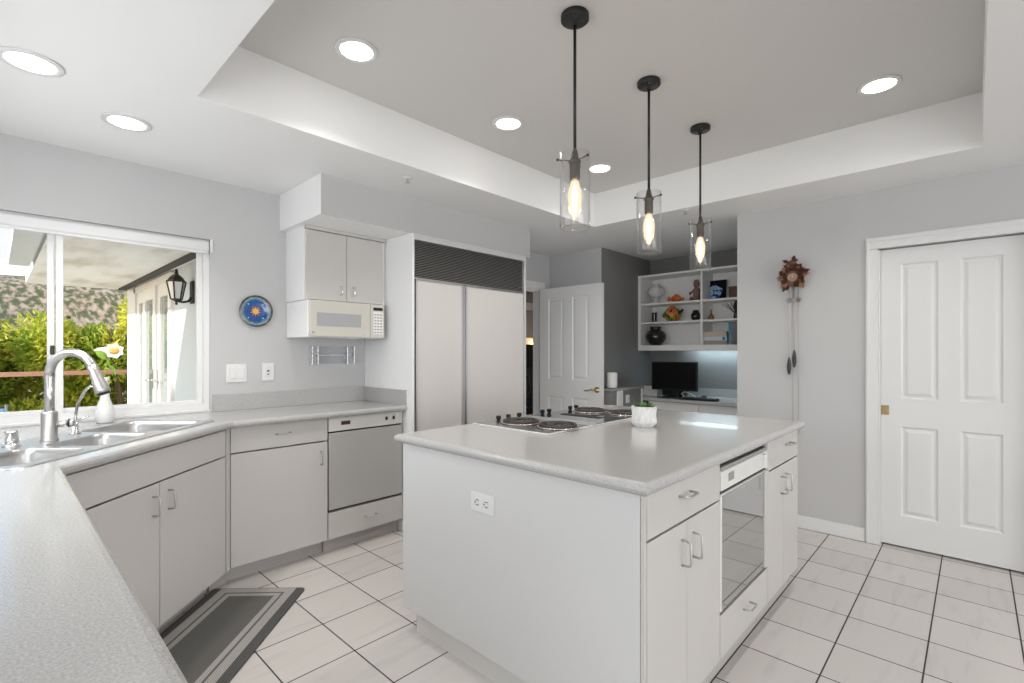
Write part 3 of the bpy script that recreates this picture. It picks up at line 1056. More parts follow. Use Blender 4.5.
part('dial', MB().box(.498, .520, -.022, -.003, .492, .556, .003), M['ceramic'], cp, local=True)
part('gap_strip', MB().box(.003, .592, .008, .029, .470, .485), M['gap'], T, local=True)
d = part('door', MB().box(.003, .592, 0, .029, .012, .470, .002), M['appliance'], T, local=True)
part('glass', MB().box(.014, .535, -.0025, .0005, .016, .466, .001), M['oven_glass'], d, local=True)
part('door_edge', MB().box(.538, .588, -.010, .0005, .016, .466, .004), M['laminate'], d, local=True)
part('lower_gap', MB().box(.003, .592, .006, .029, .004, .012), M['gap'], T, local=True)
T = thing('drawer_unit', 'low drawer beneath the mirrored oven in the island', 'drawer', (1.948, IY0, 0), 0, 'cabinets of the island')
part('carcass', MB().box(.002, .592, .019, .60, .122, .298), M['laminate'], T, local=True)
front('drawer', T, 0, .596, .126, .30, 0, M['laminate'], [(.30, .228, 'h')])
part('toe_kick', MB().box(0, .596, .054, .069, 0, .122), M['kick'], T, local=True)
T = thing('island_cabinet', 'narrow-door island cabinet at the far end beyond the oven', 'cabinet', (2.547, IY0, 0), 0, 'cabinets of the island')
carcass(T, .001, .547, .019, 1.25, .122, .895, M['laminate'], .035)
front('drawer', T, 0, .55, .755, .897, 0, M['laminate'], [(.345, .845, 'h')])
front('door', T, 0, .262, .126, .750, 0, M['laminate'], [(.222, .650, 'v')])
front('door', T, .262, .55, .126, .750, 0, M['laminate'], [(.305, .652, 'v')])
T = thing('island_worktop', 'speckled grey island worktop carrying the cooktop and the potted plant', 'worktop', (2.2, 1.35, .90))
part('slab', slab([(1.312, .695), (3.14, .695), (3.14, 2.012), (1.312, 2.012)], .90, .94, .022, None, 8), M['counter'], T)

# cooktop
T = thing('cooktop', 'black glass and steel cooktop with four burners set into the island worktop', 'cooktop', (2.24, 1.70, .9405))
part('frame', MB().box(1.772, 2.80, 1.445, 1.965, .9405, .9475, .002), mat('highlit_steel_edge', (.74, .74, .73), .4, .35), T)  # bright edge highlight put into the frame's pale base colour
part('glass_plate', MB().box(2.20, 2.79, 1.455, 1.955, .9475, .9505, .001), mat('dark_cooktop_glass', (.05, .052, .055), .06, coat=1), T)
part('steel_plate', MB().box(1.782, 2.13, 1.455, 1.955, .9475, .9495, .001), mat('grey_steel_plate', (.34, .34, .34), .25, .9), T)
part('downdraft_rail', MB().box(2.145, 2.172, 1.44, 1.96, .9475, .958, .002), M['steel'], T)
part('downdraft_vent', MB().box(2.372, 2.43, 1.56, 1.84, .9505, .953, .001), M['black_plastic'], T)
grate_m = mat('cast_iron', (.055, .05, .047), .45, .4)
pan_m = mat('drip_pan', (.50, .46, .43), .2, .9)
for (x, y) in ((1.945, 1.77), (1.965, 1.535), (2.615, 1.785), (2.66, 1.545)):
    bo = part('burner', MB().lathe([(.108, .9490), (.112, .955), (.104, .957), (.075, .951), (0, .9505)], (x, y, .0005), 32), pan_m, T)
    part('burner_cap', MB().lathe([(.036, .951), (.038, .955), (.028, .959), (0, .960)], (x, y, 0), 24), M['black_plastic'], bo)
    g = MB()
    tor = [(x+.090*math.cos(2*PI*i/32), y+.090*math.sin(2*PI*i/32), .963) for i in range(33)]
    g.tube(tor, .0065, 8, False)
    tor = [(x+.052*math.cos(2*PI*i/32), y+.052*math.sin(2*PI*i/32), .963) for i in range(33)]
    g.tube(tor, .005, 8, False)
    for k in range(8):
        a = 2*PI*k/8
        cs, sn = math.cos(a), math.sin(a)
        g.tube([(x+cs*.026, y+sn*.026, .9635), (x+cs*.092, y+sn*.092, .9635), (x+cs*.095, y+sn*.095, .954)], .0050, 6)
    part('grate', g, grate_m, bo)
for (x, y) in ((1.93, 1.925), (2.01, 1.925), (2.10, 1.925), (2.31, 1.925), (2.375, 1.925), (2.60, 1.93), (2.665, 1.93)):
    part('knob', MB().lathe([(.010, 0), (.010, .007), (.0145, .010), (.014, .023), (.012, .026), (0, .026)], (x, y, .9500), 20), M['black_plastic'], T)

# potted succulent
PX, PY = 2.345, 1.262
T = thing('plant_pot', 'small white faceted pot with a green succulent on the island', 'planter', (PX, PY, .9405))
nf = 24
def ringp(r, z, dr, ph):
    return [((r+(dr if (i+ph) % 2 else -dr))*math.cos(2*PI*i/nf), (r+(dr if (i+ph) % 2 else -dr))*math.sin(2*PI*i/nf), z) for i in range(nf)]
p_ = MB()
bm = p_.bm
rr_ = [[bm.verts.new(q) for q in ringp(*a_)] for a_ in ((.047, 0, .0015, 0), (.0600, .022, .0065, 0), (.061, .060, .0005, 0), (.0625, .100, .0035, 1), (.0635, .106, .0, 1), (.058, .106, 0, 1), (.054, .088, 0, 0))]
bm.faces.new(rr_[0][::-1])
for a_, b_ in zip(rr_, rr_[1:]):
    for i in range(nf):
        j = (i+1) % nf
        bm.faces.new((a_[i], a_[j], b_[j]))
        bm.faces.new((a_[i], b_[j], b_[i]))
part('pot', p_, M['pot_ceramic'], T, local=True)
part('soil', MB().lathe([(.052, .084), (.052, .09), (0, .092)], (0, 0, 0), 24), M['soil'], T, local=True)
pl = MB()
rnd = random.Random(3)
for k in range(70):
    a = rnd.uniform(0, 2*PI)
    rr = .044*math.sqrt(rnd.random())
    el = rnd.uniform(.25, 1.3)
    d_ = Vector((math.cos(a)*math.cos(el), math.sin(a)*math.cos(el), math.sin(el)))
    t = leaf_mesh((rr*math.cos(a), rr*math.sin(a), .091), d_, (rnd.uniform(-.3, .3), rnd.uniform(-.3, .3), 1), rnd.uniform(.025, .042), .017, 4, .25)
    pl.add(t.bm)
for (a, l_) in ((2.4, .075), (2.6, .06), (.3, .05), (4.2, .055)):
    d_ = Vector((math.cos(a)*.35, math.sin(a)*.35, .9))
    t = leaf_mesh((.03*math.cos(a), .03*math.sin(a), .084), d_, (math.cos(a), math.sin(a), .1), l_, .014, 5, .2)
    pl.add(t.bm)
part('foliage', pl, M['leaf'], T, local=True)

# ---------------------------------------------------------------- rug in front of the sink
def rug_mat():
    m = mat('woven_grey_rug', (.1, .1, .1), .95)
    nt = m.node_tree
    b_ = nt.nodes['Principled BSDF']
    co_ = nt.nodes.new('ShaderNodeTexCoord')
    sp = nt.nodes.new('ShaderNodeSeparateXYZ')
    nt.links.new(co_.outputs['Object'], sp.inputs[0])
    def edge(out, half):
        ab = nt.nodes.new('ShaderNodeMath'); ab.operation = 'ABSOLUTE'
        nt.links.new(out, ab.inputs[0])
        sb = nt.nodes.new('ShaderNodeMath'); sb.operation = 'SUBTRACT'
        sb.inputs[0].default_value = half
        nt.links.new(ab.outputs[0], sb.inputs[1])
        return sb.outputs[0]
    ex, ey = edge(sp.outputs['X'], RUG_L/2+.040), edge(sp.outputs['Y'], RUG_W/2)
    mn = nt.nodes.new('ShaderNodeMath'); mn.operation = 'MINIMUM'
    nt.links.new(ex, mn.inputs[0]); nt.links.new(ey, mn.inputs[1])
    ml = nt.nodes.new('ShaderNodeMath'); ml.operation = 'MULTIPLY'
    ml.inputs[1].default_value = 4
    nt.links.new(mn.outputs[0], ml.inputs[0])
    rp_ = nt.nodes.new('ShaderNodeValToRGB')
    rp_.color_ramp.interpolation = 'CONSTANT'
    dk, lt_, md = (.085, .085, .082), (.36, .34, .325), (.115, .112, .108)
    st = [(0, dk), (.19, lt_), (.375, md), (.42, lt_), (.53, md)]
    while len(rp_.color_ramp.elements) < len(st):
        rp_.color_ramp.elements.new(.5)
    for e_, (p1, c1) in zip(rp_.color_ramp.elements, st):
        e_.position = p1
        e_.color = (*c1, 1)
    nt.links.new(ml.outputs[0], rp_.inputs[0])
    wv = nt.nodes.new('ShaderNodeTexChecker')
    wv.inputs['Scale'].default_value = 190
    wv.inputs['Color1'].default_value = (.72, .72, .72, 1)
    wv.inputs['Color2'].default_value = (1.2, 1.2, 1.2, 1)
    nt.links.new(co_.outputs['Object'], wv.inputs['Vector'])
    mx_ = nt.nodes.new('ShaderNodeMix'); mx_.data_type = 'RGBA'; mx_.blend_type = 'MULTIPLY'
    mx_.inputs[0].default_value = 1
    nt.links.new(rp_.outputs[0], mx_.inputs[6]); nt.links.new(wv.outputs[0], mx_.inputs[7])
    nt.links.new(mx_.outputs[2], b_.inputs['Base Color'])
    return m
RUG_L, RUG_W = .92, .507
uc, vc = 2.785-RUG_L/2, 1.078+RUG_W/2
rg = MB()
lp = [rrect(-RUG_L/2, RUG_L/2, -RUG_W/2, RUG_W/2, .022, .001), rrect(-RUG_L/2, RUG_L/2, -RUG_W/2, RUG_W/2, .022, .008), rrect(-RUG_L/2+.004, RUG_L/2-.004, -RUG_W/2+.004, RUG_W/2-.004, .02, .011)]
rg.loops(lp)
T = one('rug', rg, rug_mat(), 'grey bordered kitchen mat on the tiles in front of the sink cabinet', 'rug')
T.location = (*uvxy(uc, vc), .001)
T.rotation_euler = (0, 0, PI/4)

# ---------------------------------------------------------------- pendants and downlights
def make_pendant(x, y):
    T = thing('pendant_lamp', '', 'pendant lamp', (x, y, ZT), 0, 'glass pendant lamps over the island')
    c = part('canopy', MB().lathe([(.057, 0), (.0590, -.003), (.0590, -.022), (.055, -.026), (.012, -.027), (.009, -.045)], (0, 0, 0), 36), M['black_metal'], T, local=True)
    sc = MB()
    for a in (.6, .6+PI):
        sc.lathe([(.007, 0), (.007, -.005), (0, -.007)], (.042*math.cos(a), .042*math.sin(a), -.0255), 10)
    part('screw', sc, M['bronze'], c, local=True)
    part('rod', MB().cyl((0, 0, -.03), (0, 0, -.575), .0065, n=14), M['black_metal'], T, local=True)
    part('socket', MB().lathe([(.006, -.56), (.012, -.575), (.016, -.60), (.026, -.615), (.026, -.622), (.0215, -.624), (.0215, -.69), (.018, -.694), (.0, -.694)], (0, 0, 0), 24), M['bronze'], T, local=True)
    for k in range(3):
        a = k*2*PI/3 + 2.45
        d_ = Vector((math.cos(a), math.sin(a), 0))
        part('glass_arm', MB().tube([d_*.02 + Vector((0, 0, -.614)), d_*.072 + Vector((0, 0, -.612))], .0028, 8).ball(d_*.074 + Vector((0, 0, -.612)), .0065, sub=2), M['bronze'], T, local=True)
    g = MB().lathe([(.0605, -.585), (.0630, -.585), (.0630, -.892), (.060, -.898), (.0605, -.892), (.0605, -.586)], (0, 0, 0), 48, close=False)
    part('glass_shade', g, M['lamp_glass'], T, local=True)
    bmb = MB().lathe([(.013, -.692), (.018, -.704), (.028, -.738), (.031, -.763), (.027, -.793), (.018, -.828), (.010, -.85), (0, -.854)], (0, 0, 0), 24)
    b_ = part('bulb', bmb, BULB, T, local=True)
    fl = MB()
    for k in range(4):
        a = k*PI/2
        fl.tube([(.005*math.cos(a), .005*math.sin(a), -.72), (.011*math.cos(a), .011*math.sin(a), -.76), (.006*math.cos(a), .006*math.sin(a), -.825)], .0026, 6)
    part('filament', fl, M['filament'], b_, local=True)
    return T
BULB = bpy.data.materials.new('lit_clear_bulb')
BULB.use_nodes = True
nt = BULB.node_tree
nt.nodes.clear()
out = nt.nodes.new('ShaderNodeOutputMaterial')
tr = nt.nodes.new('ShaderNodeBsdfTransparent')
tr.inputs[0].default_value = (1, .95, .86, 1)
em = nt.nodes.new('ShaderNodeEmission')
em.inputs[0].default_value = (1, .84, .6, 1)
em.inputs[1].default_value = 1.15
lw = nt.nodes.new('ShaderNodeLayerWeight')
lw.inputs[0].default_value = .35
iv = nt.nodes.new('ShaderNodeMath')
iv.operation = 'MULTIPLY_ADD'
iv.inputs[1].default_value = -.75
iv.inputs[2].default_value = .85
mxs = nt.nodes.new('ShaderNodeMixShader')
nt.links.new(lw.outputs['Facing'], iv.inputs[0])
nt.links.new(iv.outputs[0], mxs.inputs[0])
nt.links.new(tr.outputs[0], mxs.inputs[1])
nt.links.new(em.outputs[0], mxs.inputs[2])
nt.links.new(mxs.outputs[0], out.inputs[0])
P0 = make_pendant(1.679, 1.232)
pend = [P0]
P0.location.y = 1.222
for px, py in ((2.356, 1.240), (3.055, 1.256)):
    q = copy_tree(P0)
    q.location.x, q.location.y = px, py
    pend.append(q)
for q, lb in zip(pend, ('clear glass pendant lamp over the near end of the island, by the end panel', 'middle one of the three clear glass pendant lamps over the island', 'clear glass pendant lamp over the far end of the island, in front of the shelves')):
    q['label'] = lb
for q in pend:
    lamp('pendant_light', 'POINT', (q.location.x, q.location.y, ZT-.78), (0, 0, -1), 2.0, (1, .8, .55), shadow_soft_size=.03)

lights = [(.102, 2.652, ZC, 'recessed ceiling light nearest the sink window, at the edge of the picture'),
          (.45, 3.004, ZC, 'recessed light in the low white ceiling above the sink window'),
          (1.173, 2.11, ZT, 'recessed light in the grey tray ceiling, nearest the low white ceiling corner'),
          (2.19, 2.10, ZT, 'recessed light in the grey tray ceiling, straight out from the refrigerator'),
          (3.21, 2.10, ZT, 'recessed light in the tray ceiling seen just behind the near pendant glass'),
          (3.226, .37, ZT, 'recessed light in the grey tray ceiling on the pocket door side')]
L0 = thing('recessed_light', lights[0][3], 'ceiling light', lights[0][:3], 0, 'recessed ceiling lights')
part('trim_ring', MB().lathe([(.098, -.0005), (.099, -.004), (.094, -.007), (.080, -.008), (.072, -.004), (.072, -.0005)], (0, 0, 0), 40), M['white'], L0, local=True)
part('lens', MB().lathe([(.073, -.0055), (.05, -.0062), (0, -.0065)], (0, 0, 0), 36, close=False), M['lens'], L0, local=True)
for i, (x, y, z, lb) in enumerate(lights):
    q = L0 if i == 0 else copy_tree(L0)
    q.location = (x, y, z)
    q['label'] = lb
    lamp('downlight', 'SPOT', (x, y, z-.03), (0, 0, -1), 24, (1, .96, .91), spot_size=math.radians(125), spot_blend=.6, shadow_soft_size=.07)
for x, y in ((1.17, .37), (2.19, .37)):
    lamp('downlight', 'SPOT', (x, y, ZT-.03), (0, 0, -1), 24, (1, .96, .91), spot_size=math.radians(125), spot_blend=.6, shadow_soft_size=.07)

for (x, y, lb) in ((1.83, 2.65, 'small white sprinkler head in the ceiling before the soffit'), (3.75, 1.66, 'small white sprinkler head in the ceiling between two pendant lamps')):
    T = thing('sprinkler_head', lb, 'sprinkler', (x, y, ZC), 0, 'ceiling sprinkler heads')
    part('escutcheon', MB().lathe([(.030, -.0005), (.030, -.004), (.014, -.008), (.010, -.012)], (0, 0, 0), 24), M['white'], T, local=True)
    part('deflector', MB().cyl((0, 0, -.012), (0, 0, -.03), .006, .005, 10).cyl((0, 0, -.03), (0, 0, -.033), .016, n=16), M['nickel'], T, local=True)

# ---------------------------------------------------------------- desk nook
SX = 5.25
T = thing('bookshelf', 'white open wall shelf unit above the desk, full of ornaments', 'shelf', (5.4, 2.16, 1.345))
s = MB()
part('side_board', MB().box(SX, 5.549, 2.868, 2.903, 1.345, 2.226, .001), M['shelf_white'], T)
part('side_board', MB().box(SX, 5.549, 1.421, 1.45, 1.345, 2.226, .001), M['shelf_white'], T)
part('top_board', MB().box(SX, 5.549, 1.45, 2.868, 2.204, 2.226, .001), M['shelf_white'], T)
part('bottom_board', MB().box(SX+.02, 5.549, 1.45, 2.868, 1.39, 1.406), M['shelf_white'], T)
part('bottom_rail', MB().box(SX, SX+.02, 1.45, 2.868, 1.345, 1.408, .001), M['shelf_white'], T)
part('divider', MB().box(SX, 5.54, 2.135, 2.157, 1.408, 2.204, .001), M['shelf_white'], T)
part('back_board', MB().box(5.54, 5.549, 1.45, 2.868, 1.406, 2.204), M['shelf_white'], T)
for z in (1.885, 1.667):
    for y0, y1 in ((1.45, 2.135), (2.157, 2.868)):
        part('shelf_board', MB().box(SX+.003, 5.54, y0, y1, z-.010, z+.010, .001), M['shelf_white'], T)
S3, S2, S1 = 1.8955, 1.6775, 1.4065
XS = 5.40

T = thing('pedestal_vase', 'white round-bowled vase on a pedestal on the top shelf', 'vase', (XS, 2.745, S3))
part('bowl', MB().lathe([(.028, .075), (.06, .09), (.09, .12), (.098, .15), (.090, .185), (.06, .205), (.035, .215), (.040, .235), (.034, .235), (.03, .215), (.0, .21)], (0, 0, 0), 28), M['ceramic'], T, local=True)
part('pedestal', MB().lathe([(.06, 0), (.062, .01), (.045, .025), (.026, .05), (.030, .078)], (0, 0, 0), 28), M['ceramic'], T, local=True)
orange = ramp_mat('orange_glaze_mix', [(.35, (.45, .06, .01)), (.55, (.75, .22, .03)), (.7, (.20, .03, .01))], 26, .2, coat=.5)
T = thing('ceramic_fish', 'orange glazed ceramic fish dish on the top shelf', 'ornament', (XS, 2.50, S3))
b_ = MB().ball((0, 0, .044), .05, (.7, 1.25, .85), 3)
part('body', b_, orange, T, local=True)
part('tail_fin', MB().ball((0, .085, .05), .022, (.35, 1.1, 1.3), 2).ball((0, .07, .045), .018, (.5, 1.3, .8), 2), orange, T, local=True)
part('head_fin', MB().ball((0, -.075, .04), .024, (.6, 1.0, .7), 2).ball((0, -.005, .087), .016, (.4, 2.0, .8), 2), orange, T, local=True)
clay = mat('brown_clay', (.25, .155, .12), .75, noise=.2, nscale=40)
T = thing('clay_figurine', 'seated brown clay figurine on the top shelf beside the divider', 'figurine', (XS, 2.262, S3))
fg = MB()
fg.lathe([(0, 0), (.045, 0), (.05, .02), (.04, .05), (.036, .09), (.042, .12), (.030, .145), (.016, .152), (0, .153)], (0, 0, 0), 20)
fg.tube([(0, .036, .125), (-.02, .055, .095), (-.05, .055, .075), (-.045, .06, .105)], [.012, .011, .009, .008], 8)
fg.tube([(0, -.036, .125), (-.03, -.048, .10), (-.055, -.02, .085)], [.012, .011, .009], 8)
fg.tube([(-.01, .03, .025), (-.06, .04, .035), (-.07, .04, .01)], [.02, .016, .012], 8)
fg.tube([(-.01, -.03, .025), (-.06, -.03, .035), (-.07, -.03, .01)], [.02, .016, .012], 8)
part('body', fg, clay, T, local=True)
fh = MB().ball((0, 0, .178), .029, (.9, .95, 1.15), 3).ball((-.027, 0, .172), .008, sub=2).lathe([(.034, .195), (.036, .205), (.026, .215), (.028, .232), (.018, .240), (0, .242)], (0, 0, 0), 16)
fh.ball((0, .03, .178), .008, sub=1).ball((0, -.03, .178), .008, sub=1)
part('head', fh, clay, T, local=True)
T = thing('painted_tile', 'square dark painting of a blue and white shape standing on the top shelf', 'picture', (5.44, 2.075, S3))
T.rotation_euler = (0, math.radians(8), 0)
part('panel', MB().box(-.008, .008, -.116, .116, 0, .222, .001), mat('black_panel', (.006, .007, .010), .7, spec=.1), T, local=True)
blob = MB()
pts = []
for k in range(26):
    a = 2*PI*k/26
    r_ = .072*(1+.10*math.sin(3*a+1)+.07*math.sin(5*a))
    pts.append((r_*math.cos(a), .088+r_*1.12*math.sin(a)))
lp = [[(-.0082, -x_, max(.006, z_)) for x_, z_ in pts], [(-.0095, -x_, max(.006, z_)) for x_, z_ in pts]]
blob.loops(lp)
part('painted_shape', blob, ramp_mat('blue_white_paint', [(.36, (.01, .02, .10)), (.45, (.05, .17, .62)), (.53, (.60, .68, .72)), (.60, (.10, .30, .55)), (.68, (.35, .50, .18))], 26, .3, detail=1, kind='NOISE'), T, local=True)
wood = mat('dark_wood', (.13, .065, .04), .45, noise=.25, nscale=12, stretch=(1, 1, 9))
T = thing('wooden_box', 'small dark wooden box at the end of the top shelf', 'box', (XS, 1.84, S3))
part('body', MB().box(-.05, .05, -.055, .055, 0, .105, .003), wood, T, local=True)
part('lid', MB().box(-.056, .056, -.062, .062, .106, .126, .004), wood, T, local=True)
T = thing('black_tumbler', 'narrow black cup with a white rim on the middle shelf', 'cup', (XS, 2.77, S2))
part('body', MB().lathe([(0, 0), (.028, 0), (.030, .01), (.029, .10), (.032, .118)], (0, 0, 0), 24), M['black_gloss'], T, local=True)
part('rim', MB().lathe([(.032, .118), (.033, .140), (.029, .141), (.027, .118)], (0, 0, 0), 24, close=False), M['ceramic'], T, local=True)
T = thing('painted_fruit_jug', 'round red, yellow and green painted jug on the middle shelf', 'jug', (XS, 2.545, S2))
fruit = ramp_mat('fruit_paint', [(.36, (.03, .12, .02)), (.44, (.55, .42, .03)), (.52, (.62, .05, .02)), (.62, (.75, .20, .02)), (.70, (.08, .02, .015))], 11, .25, detail=1, coat=.4)
part('body', MB().lathe([(0, 0), (.045, 0), (.075, .03), (.098, .075), (.092, .115), (.065, .15), (.035, .168), (.030, .175), (.024, .17), (0, .165)], (0, 0, 0), 32), fruit, T, local=True)
part('handle', MB().tube([(0, .085, .09), (0, .115, .10), (0, .118, .07), (0, .09, .05)], .008, 8), fruit, T, local=True)
part('spout', MB().tube([(0, -.08, .10), (0, -.108, .118), (0, -.125, .14)], [.022, .016, .013], 12), M['black_gloss'], T, local=True)
T = thing('black_jar', 'small glossy black jar on the middle shelf by the divider', 'jar', (XS, 2.272, S2))
part('body', MB().lathe([(0, 0), (.032, 0), (.046, .025), (.052, .055), (.044, .085), (.030, .098), (.034, .118), (.028, .118), (.024, .098), (0, .09)], (0, 0, 0), 28), M['black_gloss'], T, local=True)
T = thing('teardrop_bottle', 'small brown teardrop bottle on the middle shelf', 'bottle', (XS, 2.10, S2))
part('body', MB().lathe([(0, 0), (.026, 0), (.033, .012), (.030, .035), (.016, .06), (.008, .08), (.009, .11), (.007, .118), (0, .119)], (0, 0, 0), 24), mat('amber', (.26, .12, .045), .25, coat=.4), T, local=True)
T = thing('twig_vase', 'dark vase of leaning black twigs at the end of the middle shelf', 'vase', (XS-.02, 1.83, S2))
part('vase', MB().lathe([(0, 0), (.025, 0), (.030, .02), (.024, .055), (.015, .075), (.018, .085), (.012, .084), (0, .07)], (0, 0, 0), 20), M['black_gloss'], T, local=True)
tw = MB()
for dy, dz, dx in ((.15, .185, 0), (.12, .19, .01), (.095, .195, -.01), (.06, .2, .01)):
    tw.tube([(0, 0, .05), (dx*.5, dy*.5, .05+dz*.35), (dx, dy, dz-.02)], .0028, 6)
part('twigs', tw, M['black_plastic'], T, local=True)
part('dark_leaf', leaf_mesh((0, -.005, .07), (.0, .02, 1), (-1, 0, 0), .145, .06), M['black_plastic'], T, local=True)
T = thing('round_pot', 'large glossy black round pot on the bottom shelf', 'pot', (XS, 2.752, S1))
part('body', MB().lathe([(0, 0), (.055, 0), (.085, .03), (.115, .075), (.122, .11), (.105, .15), (.075, .178), (.058, .185), (.066, .20), (.068, .222), (.058, .222), (.052, .19), (0, .18)], (0, 0, 0), 36), ramp_mat('black_red_glaze', [(.45, (.008, .006, .006)), (.7, (.06, .012, .01))], 5, .12, coat=.6), T, local=True)
paper = mat('book_pages', (.72, .66, .55), .8, noise=.06, nscale=60, stretch=(1, 1, 20))
z = S1
for (y0, y1, th, colr, lb) in ((1.885, 2.178, .045, (.42, .33, .30), 'brown book at the bottom of the stack on the lower shelf'), (1.888, 2.184, .042, (.62, .72, .76), 'pale blue book in the middle of the stack on the lower shelf'), (1.895, 2.172, .052, (.55, .47, .37), 'tan book at the top of the stack on the lower shelf')):
    T = thing('book', lb, 'book', (XS-.02, (y0+y1)/2, z), 0, 'books on the shelf')
    hw = (y1-y0)/2
    cv = mat('book_cover_%d' % int(z*1000), colr, .5)
    part('cover', MB().box(-.09, .10, -hw+.004, hw-.004, 0, .004).box(-.09, .10, -hw+.004, hw-.004, th-.004, th).box(-.094, -.089, -hw+.004, hw-.004, 0, th, .002), cv, T, local=True)
    part('pages', MB().box(-.088, .095, -hw+.008, hw-.008, .0045, th-.0045), paper, T, local=True)
    if th == .042:
        part('spine_band', MB().box(-.0955, -.0935, -hw+.02, -hw+.05, .004, th-.004), mat('teal_band', (.03, .22, .32), .5), T, local=True)
    z += th + .0006
T = thing('book', 'upright blue book against the end of the lower shelf stack', 'book', (XS-.02, 1.86, S1), 0, 'books on the shelf')
cv = mat('book_cover_blue', (.07, .22, .36), .45)
part('front_board', MB().box(-.089, .09, -.0175, -.0152, 0, .235), mat('pale_board', (.55, .56, .56), .6), T, local=True)
part('cover', MB().box(-.09, .09, -.015, -.012, 0, .235).box(-.09, .09, .012, .015, 0, .235).box(-.094, -.089, -.015, .015, 0, .235, .002), cv, T, local=True)
part('pages', MB().box(-.088, .085, -.0115, .0115, .004, .231), paper, T, local=True)

# lamp strip under the shelf unit
T = thing('shelf_lamp', 'slim cool white strip lamp under the shelf unit, lighting the desk wall', 'lamp', (5.47, 1.98, 1.36))
part('housing', MB().box(5.44, 5.50, 1.47, 2.49, 1.372, 1.389, .002), M['white'], T)
part('tube', MB().cyl((5.47, 1.48, 1.366), (5.47, 2.48, 1.366), .006, n=12), mat('strip_tube', (.9, .95, 1), .4, emit=(.72, .93, 1), estr=8), T)
lamp('shelf_strip_light', 'AREA', (5.47, 1.90, 1.355), (0, 0, -1), 2.6, (.66, .88, 1), shape='RECTANGLE', size=.06, size_y=.85)

DZ = .83
T = thing('desk', 'built-in desk with grey worktop and white drawer fronts in the nook', 'desk', (5.24, 2.1, 0))
part('top', MB().box(4.93, 5.548, 1.422, 2.903, DZ-.035, DZ, .008, 3), M['counter'], T)
part('backsplash', MB().box(5.53, 5.549, 1.422, 2.903, DZ, .918, .002), M['counter'], T)
for y0, y1 in ((1.425, 2.055), (2.055, 2.62)):
    part('drawer', MB().box(4.962, 4.98, y0+.002, y1-.002, .62, DZ-.04, .002), M['white'], T)
part('side_panel', MB().box(4.98, 5.52, 2.60, 2.62, 0, DZ-.036).box(4.98, 5.52, 1.425, 1.445, 0, DZ-.036), M['white'], T)
T = thing('monitor', 'black flat computer monitor on the desk in the nook', 'monitor', (5.15, 2.41, DZ))
d_ = part('screen_case', MB().box(5.142, 5.172, 2.147, 2.673, .905, 1.222, .006), M['black_plastic'], T)
part('screen', MB().box(5.139, 5.1425, 2.163, 2.657, .927, 1.206), mat('dark_screen', (.003, .003, .003), .6, spec=.15), d_)
part('stand_neck', MB().box(5.165, 5.19, 2.375, 2.435, .836, .98, .006), M['black_plastic'], T)
part('stand_base', MB().prism([(5.03, 2.29), (5.04, 2.27), (5.25, 2.33), (5.25, 2.49), (5.04, 2.55), (5.03, 2.53)], DZ+.001, DZ+.011), M['black_gloss'], T)
T = thing('keyboard', 'black computer keyboard on the desk in front of the monitor', 'keyboard', (5.03, 2.08, DZ), 0)
part('case', MB().box(4.965, 5.10, 1.90, 2.26, DZ+.001, DZ+.02, .004), M['black_plastic'], T)
ky = MB()
for r_ in range(5):
    for c_ in range(15):
        ky.box(4.975+r_*.024, 4.993+r_*.024, 1.91+c_*.0226, 1.928+c_*.0226, DZ+.02, DZ+.026, .002, 1)
part('keys', ky, mat('keycap', (.03, .03, .032), .5), T)
T = thing('computer_mouse', 'black computer mouse behind the keyboard, beside the monitor', 'mouse', (5.27, 2.125, DZ))
part('body', MB().ball((0, 0, .014), .034, (1.5, .85, .55), 3).box(-.03, .03, -.02, .02, .0005, .01, .004), M['black_plastic'], T, local=True)
part('wheel', MB().cyl((-.028, -.004, .028), (-.028, .004, .028), .006, n=14), M['rubber'], T, local=True)
T = thing('modem_box', 'black box with cables behind the monitor stand on the desk', 'electronics', (5.36, 2.5, DZ))
part('case', MB().box(5.33, 5.44, 2.38, 2.64, DZ+.001, DZ+.07, .006), M['black_plastic'], T)
part('cable', MB().tube([(5.30, 2.36, DZ+.01), (5.27, 2.38, DZ+.035), (5.26, 2.34, DZ+.06), (5.28, 2.28, DZ+.04), (5.32, 2.24, DZ+.008)], .004, 8), M['white'], T)
T = thing('paper_stand', 'white tilted document holder beside the monitor on the desk', 'document holder', (5.2, 2.73, DZ))
part('sheet', MB().box(-.005, .005, -.085, .085, 0, .11, .001, mat=Matrix.Translation((0, 0, .004)) @ Matrix.Rotation(math.radians(24), 4, 'Y')), M['white'], T, local=True)
part('foot', MB().box(-.01, .07, -.06, .06, .0005, .006, .001), M['white'], T, local=True)

T = thing('nook_ledge', 'low dark grey half wall with a flat top beside the open door', 'ledge', (4.62, 2.79, 0))
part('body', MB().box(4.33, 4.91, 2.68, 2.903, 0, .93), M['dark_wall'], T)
part('top', MB().box(4.31, 4.925, 2.66, 2.903, .93, .952, .004), mat('ledge_top', (.30, .295, .29), .2), T)
part('end_trim', MB().box(4.91, 4.925, 2.665, 2.70, 0, .93), M['white'], T)
part('pale_strip', MB().box(4.405, 4.50, 2.66, 2.68, 0, .93, .002), M['white'], T)  # pale upright strip below the speaker
T = thing('wall_socket', 'small white socket plate low on the dark half wall', 'outlet', (4.62, 2.68, .83))
part('cover_plate', MB().box(4.585, 4.655, 2.673, 2.6795, .79, .875, .002), M['white'], T)
part('insert', MB().box(4.60, 4.64, 2.670, 2.674, .81, .855, .002), M['ceramic'], T)
T = thing('smart_speaker', 'small white rounded speaker on the ledge beside the open door', 'speaker', (4.425, 2.745, .952))
